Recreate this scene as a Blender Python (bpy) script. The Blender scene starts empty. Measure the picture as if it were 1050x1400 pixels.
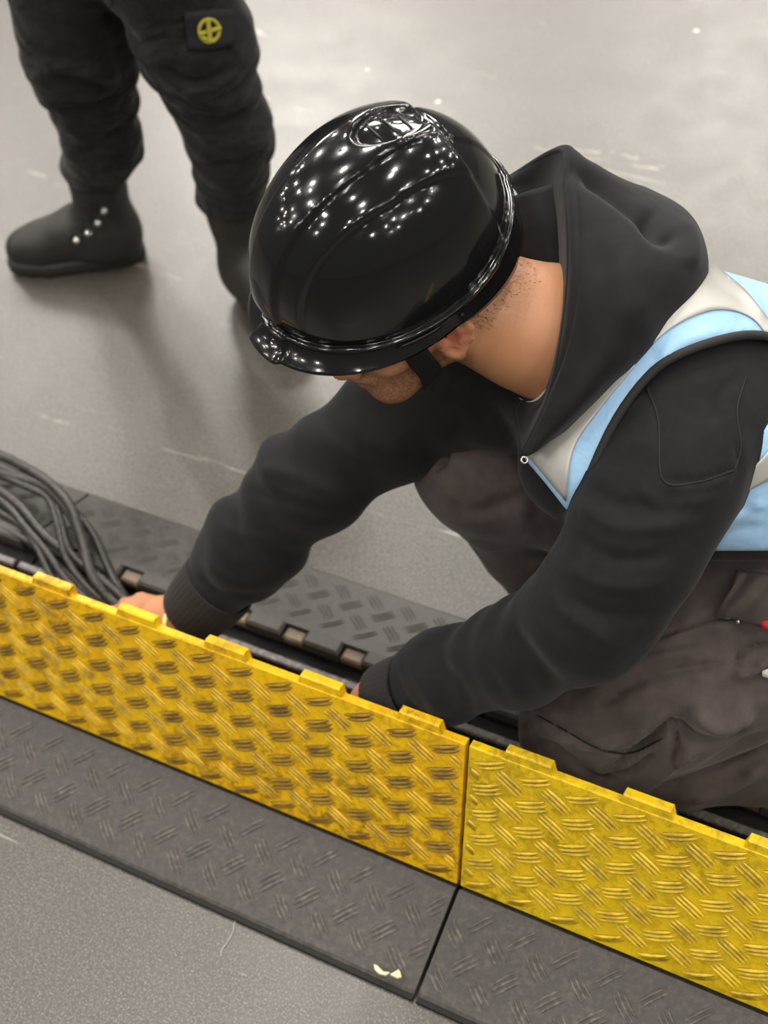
import bpy, bmesh, math, random
import numpy as np
from mathutils import Vector, Matrix
from mathutils.bvhtree import BVHTree
random.seed(4)
rng = np.random.RandomState(7)
SC = bpy.context.scene
COL = SC.collection

# ---------------------------------------------------------------- camera
FPX = 1867.0                                   # focal length in pixels of the 1050x1400 frame
CAM = np.array([0.42477, -0.50828, 1.66074])
YAW, PITCH, ROLL = -0.59645, 0.85177, -0.17232
_f = np.array([math.sin(YAW)*math.cos(PITCH), math.cos(YAW)*math.cos(PITCH), -math.sin(PITCH)])
_r = np.cross(_f, [0, 0, 1]); _r /= np.linalg.norm(_r); _u = np.cross(_r, _f)
CF = _f
CR = _r*math.cos(ROLL) + _u*math.sin(ROLL)
CU = -_r*math.sin(ROLL) + _u*math.cos(ROLL)
cam_d = bpy.data.cameras.new('camera'); cam = bpy.data.objects.new('camera', cam_d); COL.objects.link(cam)
M = Matrix.Identity(4)
for i in range(3):
    M[i][0] = CR[i]; M[i][1] = CU[i]; M[i][2] = -CF[i]; M[i][3] = CAM[i]
cam.matrix_world = M
cam_d.sensor_fit = 'VERTICAL'; cam_d.sensor_height = 36.0; cam_d.sensor_width = 27.0
cam_d.lens = FPX/1400*36
cam_d.clip_start = 0.05
cam_d.dof.use_dof = True; cam_d.dof.focus_distance = 1.40; cam_d.dof.aperture_fstop = 4.5
SC.camera = cam
SC.view_settings.view_transform = 'Standard'; SC.view_settings.look = 'None'
SC.view_settings.gamma = 1.0; SC.view_settings.use_curve_mapping = False
SC.view_settings.exposure = 0.0

def at(px, py, d):
    "the point d metres in front of the camera seen at a pixel of the photograph"
    return CAM + (CF + CR*(px-525)/FPX - CU*(py-700)/FPX)*d
def on(px, py, z, ax=2):
    v = CF + CR*(px-525)/FPX - CU*(py-700)/FPX
    return CAM + v*((z-CAM[ax])/v[ax])
def project(P):
    d = np.asarray(P) - CAM
    z = d@CF
    return np.stack([525+FPX*(d@CR)/z, 700-FPX*(d@CU)/z, z], -1)

# ---------------------------------------------------------------- light
w = bpy.data.worlds.new('hall'); SC.world = w; w.use_nodes = True
bg = w.node_tree.nodes['Background']; bg.inputs[0].default_value = (1.0, 0.97, 0.93, 1); bg.inputs[1].default_value = 0.15
def lamp(loc, size, watts, color=(1, 0.95, 0.88)):
    l = bpy.data.lights.new('hall_or_added_lamp', 'AREA'); l.shape = 'DISK'; l.size = size; l.energy = watts; l.color = color
    o = bpy.data.objects.new('hall_or_added_lamp', l); COL.objects.link(o); o.location = loc
k = 0
for i in range(9):                              # rows of high-bay lamps under the hall roof
    for j in range(8):
        x = -20 + i*4.2 + (j % 2)*1.1; y = -9 + j*4.6
        for q in range(2):
            e = random.uniform(.35, 1.0); lamp((x+random.uniform(-1.5, 1.5), y+random.uniform(-1.6, 1.6), random.uniform(9.2, 10.6)), random.uniform(.16, .42), 95*e)
lamp((-7.5, 11.0, 8.2), 3.4, 1050)               # large lights added to brighten the far floor by reflection
lamp((-3.0, 14.5, 8.6), 3.0, 750)
lamp((-12.5, 9.0, 8.6), 2.4, 500)
lamp((-2.8, 3.2, 9.0), 1.1, 160)

# ---------------------------------------------------------------- object helpers
def empty(name, loc, label, cat, group=None):
    o = bpy.data.objects.new(name, None); COL.objects.link(o); o.location = loc
    o['label'] = label; o['category'] = cat
    if group: o['group'] = group
    return o
def link(name, V, Fc, m, parent=None, smooth=True, label=None):
    me = bpy.data.meshes.new(name)
    V = np.asarray(V, float)
    if parent is not None:
        base = parent
        off = np.zeros(3)
        while base is not None:
            off += np.array(base.location); base = base.parent
        V = V - off
    if len(V):
        if isinstance(Fc, np.ndarray): Fc = Fc.tolist()
        me.from_pydata(V.tolist(), [], Fc)
    me.update()
    if smooth: me.polygons.foreach_set('use_smooth', [True]*len(me.polygons))
    if m: me.materials.append(m)
    o = bpy.data.objects.new(name, me); COL.objects.link(o)
    if parent is not None: o.parent = parent
    if label: o['label'] = label
    return o
def tag(o, label, cat, group=None):
    o['label'] = label; o['category'] = cat
    if group: o['group'] = group
    return o
def solidify(o, t, off=0.0):
    m = o.modifiers.new('thick', 'SOLIDIFY'); m.thickness = t; m.offset = off
    return o

class MB:
    "collects simple shapes into one mesh"
    def __init__(s): s.V = []; s.F = []
    def add(s, V, Fc):
        n = len(s.V); s.V += [tuple(v) for v in V]; s.F += [tuple(i+n for i in f) for f in Fc]
    def box(s, a, b, bev=0.0):
        x0, y0, z0 = a; x1, y1, z1 = b; e = bev
        if e <= 0:
            s.add([(x0,y0,z0),(x1,y0,z0),(x1,y1,z0),(x0,y1,z0),(x0,y0,z1),(x1,y0,z1),(x1,y1,z1),(x0,y1,z1)],
                  [(0,3,2,1),(4,5,6,7),(0,1,5,4),(1,2,6,5),(2,3,7,6),(3,0,4,7)])
        else:
            V = []
            for z, q in ((z0, 0), (z1-e, 0), (z1, e)):
                V += [(x0+q,y0+q,z),(x1-q,y0+q,z),(x1-q,y1-q,z),(x0+q,y1-q,z)]
            Fc = [(3,2,1,0),(8,9,10,11)]
            for l in (0, 4):
                for i in range(4): Fc.append((l+i, l+(i+1)%4, l+4+(i+1)%4, l+4+i))
            s.add(V, Fc)
    def tube(s, pts, r, n=10, cap=True):
        pts = [np.asarray(p, float) for p in pts]; m = len(pts)
        rr = r if hasattr(r, '__len__') else [r]*m
        nrm = None; base = len(s.V); V = []; Fc = []
        for i, p in enumerate(pts):
            t = pts[min(i+1, m-1)] - pts[max(i-1, 0)]; t /= (np.linalg.norm(t)+1e-12)
            if nrm is None:
                a = np.array([0, 0, 1.0]) if abs(t[2]) < .9 else np.array([1.0, 0, 0])
                nrm = np.cross(t, a)
            nrm = nrm - t*(nrm@t); nrm /= np.linalg.norm(nrm); b = np.cross(t, nrm)
            for k in range(n):
                a = 2*math.pi*k/n; V.append(p + (nrm*math.cos(a)+b*math.sin(a))*rr[i])
        for i in range(m-1):
            for k in range(n):
                k2 = (k+1) % n; Fc.append((i*n+k, i*n+k2, (i+1)*n+k2, (i+1)*n+k))
        if cap: Fc.append(tuple(range(n))[::-1]); Fc.append(tuple((m-1)*n+k for k in range(n)))
        s.add(V, Fc)
    def build(s, name, m, parent=None, smooth=False, label=None): return link(name, np.array(s.V), s.F, m, parent, smooth, label)

def catmull(P, n):
    "n samples through control points, roughly even in parameter"
    P = np.asarray(P, float)
    Q = np.vstack([2*P[0]-P[1], P, 2*P[-1]-P[-2]])
    t = np.linspace(0, len(P)-1-1e-9, n); i = t.astype(int); u = (t-i)[:, None]
    a, b, c, d = Q[i], Q[i+1], Q[i+2], Q[i+3]
    return .5*((2*b)+(-a+c)*u+(2*a-5*b+4*c-d)*u*u+(-a+3*b-3*c+d)*u**3)
def grid_faces(nu, nv, closed=False):
    F_ = []
    for i in range(nu-1):
        for j in range(nv if closed else nv-1):
            j2 = (j+1) % nv; F_.append((i*nv+j, i*nv+j2, (i+1)*nv+j2, (i+1)*nv+j))
    return F_
def loft(rows, nu, nv):
    "surface through rows of (px, py, depth) control points"
    R = np.array([catmull([at(*q) for q in row], nv) for row in rows])      # rows x nv x 3
    out = np.stack([catmull(R[:, j], nu) for j in range(nv)], 1)
    return out.reshape(-1, 3), grid_faces(nu, nv)

# ---------------------------------------------------------------- implicit modelling (surface nets)
def smin(a, b, k):
    h = np.clip(.5+.5*(b-a)/k, 0, 1); return b*(1-h)+a*h-k*h*(1-h)
def smax(a, b, k): return -smin(-a, -b, k)
def cone(P, a, b, ra, rb):
    a = np.asarray(a, float); b = np.asarray(b, float); ab = b-a
    t = np.clip(((P-a)@ab)/(ab@ab+1e-12), 0, 1)
    return np.linalg.norm(P-a-t[..., None]*ab, axis=-1)-(ra+(rb-ra)*t)
def chain(P, pts, rs, k=.02):
    d = None
    for i in range(len(pts)-1):
        c = cone(P, pts[i], pts[i+1], rs[i], rs[i+1]); d = c if d is None else smin(d, c, k)
    return d
def ell(P, c, R, axes=None):
    q = P-np.asarray(c, float)
    if axes is not None: q = q@np.asarray(axes).T
    R = np.asarray(R, float)
    k0 = np.linalg.norm(q/R, axis=-1); k1 = np.linalg.norm(q/(R*R), axis=-1)
    return k0*(k0-1)/(k1+1e-9)
def rbox(P, c, h, r, axes=None):
    q = P-np.asarray(c, float)
    if axes is not None: q = q@np.asarray(axes).T
    q = np.abs(q)-(np.asarray(h, float)-r)
    return np.linalg.norm(np.maximum(q, 0), axis=-1)+np.minimum(q.max(-1), 0)-r
def wob(P, s, ph=0.):
    x, y, z = P[..., 0]*s, P[..., 1]*s, P[..., 2]*s
    a = np.sin(x+1.7*np.sin(y*.7+ph)+ph)+np.sin(y*1.1+1.3*np.sin(z*.9+ph*2))+np.sin(z*.95+1.5*np.sin(x*.8-ph))
    return a/3
def nets(fn, lo, hi, h, pad=1.6):
    lo = np.asarray(lo, float); hi = np.asarray(hi, float)
    B = 12
    nb = np.ceil((hi-lo)/h/B).astype(int); n = nb*B+1
    V = np.full(n, 1.0, np.float32)
    for bx in range(nb[0]):
        cy, cz = np.meshgrid(np.arange(nb[1]), np.arange(nb[2]), indexing='ij')
        c = np.stack([np.full_like(cy, bx), cy, cz], -1).reshape(-1, 3)
        C = lo+(c+.5)*B*h
        v = fn(C)
        R = B*h*.87*pad
        for q, val in zip(c, v):
            s = tuple(slice(q[a]*B, q[a]*B+B+1) for a in range(3))
            if abs(val) > R:
                V[s] = np.sign(val)*1.0
    # second pass so near blocks overwrite their shared faces
    for bx in range(nb[0]):
        cy, cz = np.meshgrid(np.arange(nb[1]), np.arange(nb[2]), indexing='ij')
        c = np.stack([np.full_like(cy, bx), cy, cz], -1).reshape(-1, 3)
        v = fn(lo+(c+.5)*B*h); R = B*h*.87*pad
        keep = c[np.abs(v) <= R]
        if not len(keep): continue
        g = np.stack(np.meshgrid(*[np.arange(B+1)]*3, indexing='ij'), -1).reshape(-1, 3)
        for k0 in range(0, len(keep), 40):
            kk = keep[k0:k0+40]
            idx = (kk[:, None, :]*B+g[None]).reshape(-1, 3)
            vals = fn(lo+idx*h)
            V[idx[:, 0], idx[:, 1], idx[:, 2]] = vals
    V[0] = V[-1] = 1; V[:, 0] = V[:, -1] = 1; V[:, :, 0] = V[:, :, -1] = 1
    ins = V < 0
    N = n-1
    sm = np.zeros(N, np.uint8)
    for a in (0, 1):
        for b in (0, 1):
            for c in (0, 1):
                sm += ins[a:n[0]-1+a, b:n[1]-1+b, c:n[2]-1+c]
    cell = np.argwhere((sm > 0) & (sm < 8)); del sm
    cnt = np.zeros(len(cell)); S = np.zeros((len(cell), 3))
    for ax in range(3):
        o = [a for a in range(3) if a != ax]
        for d0 in (0, 1):
            for d1 in (0, 1):
                p0 = cell.copy(); p0[:, o[0]] += d0; p0[:, o[1]] += d1; p1 = p0.copy(); p1[:, ax] += 1
                a = V[p0[:, 0], p0[:, 1], p0[:, 2]]; b = V[p1[:, 0], p1[:, 1], p1[:, 2]]
                m = (a < 0) != (b < 0); t = np.where(m, a/(a-b+1e-20), 0)
                cnt += m; S[:, ax] += t; S[:, o[0]] += m*d0; S[:, o[1]] += m*d1
    ids = np.full(N, -1, np.int32); ids[cell[:, 0], cell[:, 1], cell[:, 2]] = np.arange(len(cell))
    vert = lo+(cell+S/cnt[:, None])*h
    Fs = []
    for ax in range(3):
        o1, o2 = (ax+1) % 3, (ax+2) % 3
        s0 = [slice(1, -1)]*3; s1 = [slice(1, -1)]*3
        s0[ax] = slice(0, -1); s1[ax] = slice(1, None)
        a = ins[tuple(s0)]; b = ins[tuple(s1)]
        for flip, mm in ((False, a & ~b), (True, ~a & b)):
            e = np.argwhere(mm)
            if not len(e): continue
            e = e.copy(); e[:, o1] += 1; e[:, o2] += 1
            def cid(da, db):
                q = e.copy(); q[:, o1] -= da; q[:, o2] -= db
                return ids[q[:, 0], q[:, 1], q[:, 2]]
            q = np.stack([cid(1, 1), cid(0, 1), cid(0, 0), cid(1, 0)], 1)
            Fs.append(q[:, ::-1] if flip else q)
    return vert, np.vstack(Fs)
def vnormals(V, Fq):
    a = V[Fq[:, 0]]; b = V[Fq[:, 1]]; c = V[Fq[:, 2]]; d = V[Fq[:, 3]]
    fn_ = np.cross(c-a, d-b); N = np.zeros_like(V)
    for i in range(4): np.add.at(N, Fq[:, i], fn_)
    return N/(np.linalg.norm(N, axis=1, keepdims=True)+1e-12)
def relax(V, Fq, it=2, lam=.5):
    for _ in range(it):
        S = np.zeros_like(V); c = np.zeros(len(V))
        for i in range(4):
            j = (i+1) % 4
            np.add.at(S, Fq[:, i], V[Fq[:, j]]); np.add.at(c, Fq[:, i], 1)
            np.add.at(S, Fq[:, j], V[Fq[:, i]]); np.add.at(c, Fq[:, j], 1)
        V = V+lam*(S/np.maximum(c, 1)[:, None]-V)
    return V
def segdist(p, pts):
    best = np.full(len(p), 1e9)
    tt = np.zeros(len(p)); n = len(pts)-1
    for i in range(n):
        a = np.array(pts[i], float); b = np.array(pts[i+1], float); ab = b-a
        t = np.clip(((p-a)@ab)/(ab@ab), 0, 1); d = np.linalg.norm(p-a-t[:, None]*ab, axis=1)
        m = d < best; best[m] = d[m]; tt[m] = (i+t[m])/n
    return best, tt
def sculpt(V, Fq, strokes, gain=1.0):
    "press creases (negative) and raise folds (positive) along lines drawn on the side we see"
    N = vnormals(V, Fq)
    view = CAM-V; view /= np.linalg.norm(view, axis=1, keepdims=True)
    face = np.clip((N*view).sum(1)*2+.2, 0, 1)
    pr = project(V); out = V.copy()
    for st in strokes:
        pts, wd, amt = st[:3]; amt = amt*gain
        rngd = st[3] if len(st) > 3 else None
        pts2 = catmull(pts, max(8, len(pts)*5)) if len(pts) > 2 else pts
        lo_ = np.min(pts, 0)-4*wd; hi_ = np.max(pts, 0)+4*wd
        m = ((pr[:, :2] > lo_) & (pr[:, :2] < hi_)).all(1) & (face > 0)
        if rngd: m &= (pr[:, 2] > rngd[0]) & (pr[:, 2] < rngd[1])
        if not m.any(): continue
        d, t = segdist(pr[m, :2], pts2)
        fade = np.clip(np.minimum(t, 1-t)*5+.15, 0, 1)
        out[m] += N[m]*(np.exp(-(d/wd)**2)*amt*fade*face[m])[:, None]
    return out
def poly_sd(p, poly):
    "signed distance in pixels to a polygon, negative inside"
    poly = np.asarray(poly, float); n = len(poly)
    best = np.full(p.shape[:-1], 1e9); ins = np.zeros(p.shape[:-1], bool)
    for i in range(n):
        a = poly[i]; b = poly[(i+1) % n]; ab = b-a
        t = np.clip(((p-a)@ab)/(ab@ab), 0, 1); best = np.minimum(best, np.linalg.norm(p-a-t[..., None]*ab, axis=-1))
        c = ((a[1] > p[..., 1]) != (b[1] > p[..., 1])) & (p[..., 0] < (b[0]-a[0])*(p[..., 1]-a[1])/(b[1]-a[1]+1e-9)+a[0])
        ins ^= c
    return np.where(ins, -best, best)
def bvh(V, Fc): return BVHTree.FromPolygons([tuple(v) for v in V], [tuple(int(i) for i in f) for f in Fc])
def cast(tree, px, py, lift=.002, dflt=None):
    v = CF+CR*(px-525)/FPX-CU*(py-700)/FPX; v = v/np.linalg.norm(v)
    h = tree.ray_cast(Vector(CAM), Vector(v))
    if h[0] is None: return None if dflt is None else at(px, py, dflt)
    return np.array(h[0])-v*lift
def drape(tree, e1, e2, nu, nv, lift=.002, sag=None):
    "cloth strip between two drawn edges laid on the surface beneath"
    A = catmull(e1, nv); B = catmull(e2, nv); V = []; last = None
    G = [[None]*nv for _ in range(nu)]
    for i in range(nu):
        for j in range(nv):
            q = A[j]+(B[j]-A[j])*i/(nu-1); G[i][j] = cast(tree, q[0], q[1], lift)
    for i in range(nu):
        for j in range(nv):
            if G[i][j] is None:
                q = A[j]+(B[j]-A[j])*i/(nu-1)
                near = [(abs(a-i)+abs(b-j), a, b) for a in range(nu) for b in range(nv) if G[a][b] is not None]
                if near:
                    _, a, b = min(near); dd = (np.asarray(G[a][b])-CAM)@CF
                    V.append(at(q[0], q[1], dd))
                else: V.append(at(q[0], q[1], 1.5))
            else: V.append(G[i][j])
    return np.array(V), grid_faces(nu, nv)

# ---------------------------------------------------------------- materials
def srgb(c): return tuple(((x/255+.055)/1.055)**2.4 if x > 10 else x/255/12.92 for x in c)
class NT:
    def __init__(s, name):
        s.m = bpy.data.materials.new(name); s.m.use_nodes = True; s.t = s.m.node_tree; s.n = s.t.nodes; s.b = s.n['Principled BSDF']
    def new(s, t, **k):
        n = s.n.new(t)
        for a, v in k.items(): setattr(n, a, v)
        return n
    def set(s, n, key, v):
        if hasattr(v, 'outputs') or isinstance(v, bpy.types.NodeSocket): s.t.links.new(v if isinstance(v, bpy.types.NodeSocket) else v.outputs[0], n.inputs[key])
        else: n.inputs[key].default_value = v
    def coord(s, scale=(1, 1, 1), loc=(0, 0, 0), rot=(0, 0, 0)):
        c = s.new('ShaderNodeTexCoord'); mp = s.new('ShaderNodeMapping'); s.set(mp, 0, c.outputs['Object'])
        mp.inputs['Scale'].default_value = scale; mp.inputs['Location'].default_value = loc; mp.inputs['Rotation'].default_value = rot
        return mp.outputs[0]
    def noise(s, vec, scale, detail=4, rough=.5, dist=0.):
        n = s.new('ShaderNodeTexNoise'); s.set(n, 'Vector', vec); s.set(n, 'Scale', scale); s.set(n, 'Detail', detail); s.set(n, 'Roughness', rough); s.set(n, 'Distortion', dist)
        return n.outputs['Fac']
    def ramp(s, fac, stops, interp='LINEAR'):
        r = s.new('ShaderNodeValToRGB'); s.set(r, 0, fac); cr = r.color_ramp; cr.interpolation = interp
        while len(cr.elements) < len(stops): cr.elements.new(.5)
        for e, (p, c) in zip(cr.elements, stops):
            e.position = p; e.color = tuple(c)+(1,) if hasattr(c, '__len__') else (c, c, c, 1)
        return r.outputs[0]
    def mix(s, f, a, b, mode='MIX'):
        n = s.new('ShaderNodeMix', data_type='RGBA', blend_type=mode)
        for k, v in ((0, f), (6, a), (7, b)):
            if isinstance(v, bpy.types.NodeSocket): s.t.links.new(v, n.inputs[k])
            elif k == 0: n.inputs[0].default_value = v
            else: n.inputs[k].default_value = tuple(v)[:3]+(1,)
        return n.outputs[2]
    def math(s, op, a, b=0.):
        n = s.new('ShaderNodeMath', operation=op); s.set(n, 0, a); s.set(n, 1, b); return n.outputs[0]
    def bump(s, h, strength=.3, dist=.002, normal=None):
        b = s.new('ShaderNodeBump'); s.set(b, 'Height', h); s.set(b, 'Strength', strength); s.set(b, 'Distance', dist)
        if normal is not None: s.set(b, 'Normal', normal)
        return b.outputs[0]
    def fin(s, color=None, rough=None, normal=None, **k):
        if color is not None: s.set(s.b, 'Base Color', color if isinstance(color, bpy.types.NodeSocket) else tuple(color)[:3]+(1,))
        if rough is not None: s.set(s.b, 'Roughness', rough)
        if normal is not None: s.set(s.b, 'Normal', normal)
        for a, v in k.items(): s.set(s.b, a.replace('_', ' '), v)
        return s.m
def plain(name, c, rough=.5, **k): return NT(name).fin(srgb(c), rough, **k)

def fabric(name, c1, c2, rough=.85, wr=9, wstr=.35, wdist=.012, fine=900, sheen=.25, weave=.25, stretch=(1, 1, 1)):
    t = NT(name); v = t.coord(); v2 = t.coord(stretch)
    f = t.noise(v, fine, 2, .6); l = t.noise(v2, wr, 3, .45, 1.2); m = t.noise(v, 60, 4, .6)
    col = t.mix(t.ramp(m, [(.3, 0.), (.7, 1.)]), srgb(c1), srgb(c2))
    n1 = t.bump(l, wstr, wdist); n2 = t.bump(f, weave, .0006, n1)
    t.set(t.b, 'Sheen Weight', sheen); t.set(t.b, 'Sheen Roughness', .5)
    return t.fin(col, rough, n2, **{'Specular_IOR_Level': .25})
M_hoodie = fabric('black_fleece', (20, 20, 22), (27, 26, 28), wr=7, wstr=.35, wdist=.014, sheen=.08)
M_hoodrib = fabric('black_rib_knit', (33, 30, 30), (41, 38, 37), wr=12, sheen=.1, wstr=.1)
M_trouser = fabric('charcoal_brown_workwear', (76, 68, 66), (88, 79, 76), wr=11, wstr=.5, wdist=.012, fine=1200, sheen=.15)
M_knee = M_trouser
M_stand = fabric('black_cargo_cotton', (25, 25, 25), (34, 33, 33), wr=9, wstr=.9, wdist=.03, sheen=.1, stretch=(1, 1, 1.8))
M_jacket = fabric('black_jacket', (40, 40, 42), (48, 48, 50), wr=6, wstr=.6, wdist=.02)
M_tee = fabric('white_jersey', (206, 203, 198), (222, 220, 214), sheen=.1)
M_pipe = plain('black_binding', (40, 37, 35), .8)
M_blackcloth = plain('black_webbing', (17, 16, 17), .75)
def mat_vest():
    t = NT('light_blue_polyester'); v = t.coord()
    l = t.noise(v, 16, 3, .5, .8); f = t.noise(v, 1400, 2)
    col = t.mix(t.noise(v, 14, 4), srgb((140, 189, 230)), srgb((170, 208, 240)))
    n = t.bump(f, .15, .0005, t.bump(l, .45, .010))
    return t.fin(col, .55, n, Sheen_Weight=.2)
M_vest = mat_vest()
def mat_reflect():
    t = NT('silver_reflective_tape'); v = t.coord()
    f = t.noise(v, 1800, 2); l = t.noise(v, 30, 3)
    col = t.mix(l, srgb((178, 176, 170)), srgb((196, 195, 190)))
    return t.fin(col, .42, t.bump(f, .15, .0004, t.bump(l, .25, .004)), Metallic=.35)
M_reflect = mat_reflect()
def mat_skin(name, red=.0):
    t = NT(name); v = t.coord()
    n = t.noise(v, 22, 4, .55); p = t.noise(v, 420, 3)
    a = t.new('ShaderNodeAttribute', attribute_name='tint')
    base = t.mix(n, srgb((190, 132, 94)), srgb((208, 150, 110)))
    sep = t.new('ShaderNodeSeparateColor'); t.set(sep, 0, a.outputs['Color'])
    base = t.mix(sep.outputs[0], base, srgb((205, 112, 92)))
    hv = t.coord((1, 1, 1)); hn = t.noise(hv, 330, 3, .7, .5)
    hairf = t.math('MULTIPLY', sep.outputs[1], t.ramp(hn, [(.32, .25), (.62, 1.)]))
    base = t.mix(hairf, base, srgb((58, 42, 32)))
    t.set(t.b, 'Subsurface Weight', .12); t.set(t.b, 'Subsurface Scale', .01)
    t.b.inputs['Subsurface Radius'].default_value = (1, .35, .2)
    return t.fin(base, .48, t.bump(p, .2, .0006))
M_skin = mat_skin('skin')
def mat_helmet():
    t = NT('glossy_black_plastic'); v = t.coord()
    sc = t.noise(v, 35, 5, .6); f = t.noise(t.coord((1, 6, 1)), 160, 3)
    r = t.ramp(sc, [(.35, .07), (.75, .16)])
    return t.fin(srgb((18, 18, 19)), r, t.bump(f, .02, .0005), Coat_Weight=.35, Coat_Roughness=.04, Specular_IOR_Level=.5)
M_helmet = mat_helmet()
M_helmdark = plain('black_recess_plastic', (10, 10, 10), .4)
M_strapclip = plain('grey_plastic_clip', (150, 148, 144), .4)
def mat_yellow(name, c1, c2, dirt, amt):
    t = NT(name); v = t.coord()
    n1 = t.noise(v, 9, 5, .6); n2 = t.noise(v, 75, 6, .72, .4); n3 = t.noise(v, 700, 3, .6)
    col = t.mix(t.ramp(n1, [(.3, 0.), (.7, 1.)]), srgb(c1), srgb(c2))
    d = t.math('MULTIPLY', t.ramp(n2, [(.43, 0.), (.62, 1.)]), t.ramp(t.noise(v, 5.5, 3), [(.35, .25*amt), (.65, amt)]))
    col = t.mix(d, col, srgb(dirt))
    sp = t.ramp(t.noise(v, 210, 3, .7), [(.66, 0.), (.74, .7)])
    col = t.mix(sp, col, srgb((70, 56, 20)))
    return t.fin(col, t.ramp(n2, [(.3, .34), (.7, .55)]), t.bump(n3, .12, .0006, t.bump(n2, .12, .001)))
M_yelA = mat_yellow('worn_yellow_plastic_warm', (250, 204, 8), (244, 184, 4), (128, 92, 16), .9)
M_yelB = mat_yellow('worn_yellow_plastic_lemon', (242, 206, 18), (232, 192, 14), (136, 106, 24), .75)
def mat_ridge(name, c, dirt, amt):
    t = NT(name); v = t.coord()
    n = t.noise(v, 42, 4, .6); n2 = t.noise(v, 260, 3, .6)
    f = t.ramp(t.math('ADD', n, t.math('MULTIPLY', n2, .35)), [(.55, 0.), (.86, amt)])
    return t.fin(t.mix(f, srgb(c), srgb(dirt)), .42)
M_ridA = mat_ridge('yellow_tread_ridge_warm', (232, 188, 24), (98, 74, 28), .75)
M_ridD = mat_ridge('grimy_tread_ridge', (172, 136, 34), (88, 70, 36), .9)
M_ridB = mat_ridge('yellow_tread_ridge_lemon', (238, 202, 44), (122, 98, 34), .7)
M_groove = plain('tread_grime', (112, 84, 18), .7)
def mat_rubber(name, c1, c2, dust, amt, rough=(.42, .65)):
    t = NT(name); v = t.coord()
    n = t.noise(v, 8, 5, .6); n2 = t.noise(v, 120, 5, .7); n3 = t.noise(v, 900, 2)
    col = t.mix(n, srgb(c1), srgb(c2))
    col = t.mix(t.math('MULTIPLY', t.ramp(n2, [(.45, 0.), (.72, 1.)]), amt), col, srgb(dust))
    return t.fin(col, t.ramp(n2, [(.3, rough[0]), (.7, rough[1])]), t.bump(n3, .25, .0006, t.bump(n2, .15, .001)))
M_rub = mat_rubber('dusty_black_rubber', (54, 51, 49), (68, 64, 61), (116, 110, 103), .5)
M_rubridge = mat_rubber('scuffed_rubber_ridge', (72, 68, 65), (92, 88, 84), (150, 146, 140), .6)
M_rubfar = mat_rubber('weathered_black_rubber', (56, 55, 52), (70, 68, 64), (104, 100, 92), .5)
M_chan = mat_rubber('channel_black', (20, 20, 20), (30, 29, 28), (58, 55, 50), .4)
M_rail = mat_rubber('rail_painted_sheen', (92, 88, 85), (112, 108, 104), (150, 145, 140), .5, (.18, .34))  # lighter grey stands in for light reflected off the glossy cap tops
M_brass = mat_rubber('dusty_brown_insert', (110, 92, 76), (134, 114, 94), (160, 145, 124), .6)
M_edge = plain('seam_black', (14, 14, 14), .7)
M_cable = mat_rubber('black_cable_sheath', (34, 32, 31), (46, 44, 42), (90, 86, 80), .4, (.22, .42))
M_metal = plain('bare_metal', (190, 188, 184), .3, Metallic=1.0)
M_boot = mat_rubber('black_boot_nubuck', (36, 34, 32), (44, 42, 39), (62, 58, 54), .35)
M_sole = mat_rubber('boot_sole_rubber', (36, 34, 33), (44, 42, 40), (76, 72, 66), .4)
M_paper = plain('cream_scrap', (224, 214, 176), .8)
M_thread = plain('white_thread', (196, 192, 184), .8)
M_band = plain('pale_yellow_wristband', (232, 228, 150), .5)
M_red = plain('red_tab', (206, 48, 52), .7)
M_badge = plain('yellow_embroidery', (168, 160, 52), .8)
M_badgebk = plain('navy_felt_badge', (26, 25, 30), .9)

def mat_floor():
    t = NT('polished_concrete'); v = t.coord()
    big = t.noise(v, 1.1, 3, .45, .3); med = t.noise(v, 9, 5, .6, .3); fine = t.noise(v, 210, 3, .7); fine2 = t.noise(v, 420, 2, .6)
    col = t.ramp(big, [(.3, srgb((67, 62, 54))), (.7, srgb((78, 73, 64)))])
    col = t.mix(t.math('MULTIPLY', t.ramp(med, [(.4, 0.), (.75, 1.)]), .35), col, srgb((74, 70, 65)))
    col = t.mix(t.ramp(fine, [(.42, .85), (.56, 0.)]), col, srgb((50, 47, 43)))
    col = t.mix(t.ramp(fine2, [(.56, 0.), (.66, .7)]), col, srgb((150, 145, 135)))
    # pale specks, scattered wear marks and hairline scratches
    vor = t.new('ShaderNodeTexVoronoi'); t.set(vor, 'Vector', v); t.set(vor, 'Scale', 4.2)
    col = t.mix(t.ramp(vor.outputs['Distance'], [(.018, .75), (.034, 0.)]), col, srgb((220, 214, 202)))
    wv = t.noise(t.coord((.5, 5, 1), rot=(0, 0, .9)), 3.0, 6, .62, 1.4)
    col = t.mix(t.ramp(wv, [(.640, 0.), (.665, .5), (.69, 0.)]), col, srgb((198, 192, 180)))
    r = t.ramp(t.math('ADD', med, t.math('MULTIPLY', fine, .4)), [(.4, .28), (.95, .38)])
    return t.fin(col, r, t.bump(fine2, .25, .0005, t.bump(fine, .18, .0008)), Specular_IOR_Level=.7)
M_floor = mat_floor()

# ---------------------------------------------------------------- the floor
mb = MB(); mb.box((-30, -14, -.1), (16, 40, 0)); fl = mb.build('floor', M_floor); fl['kind'] = 'structure'

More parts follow.
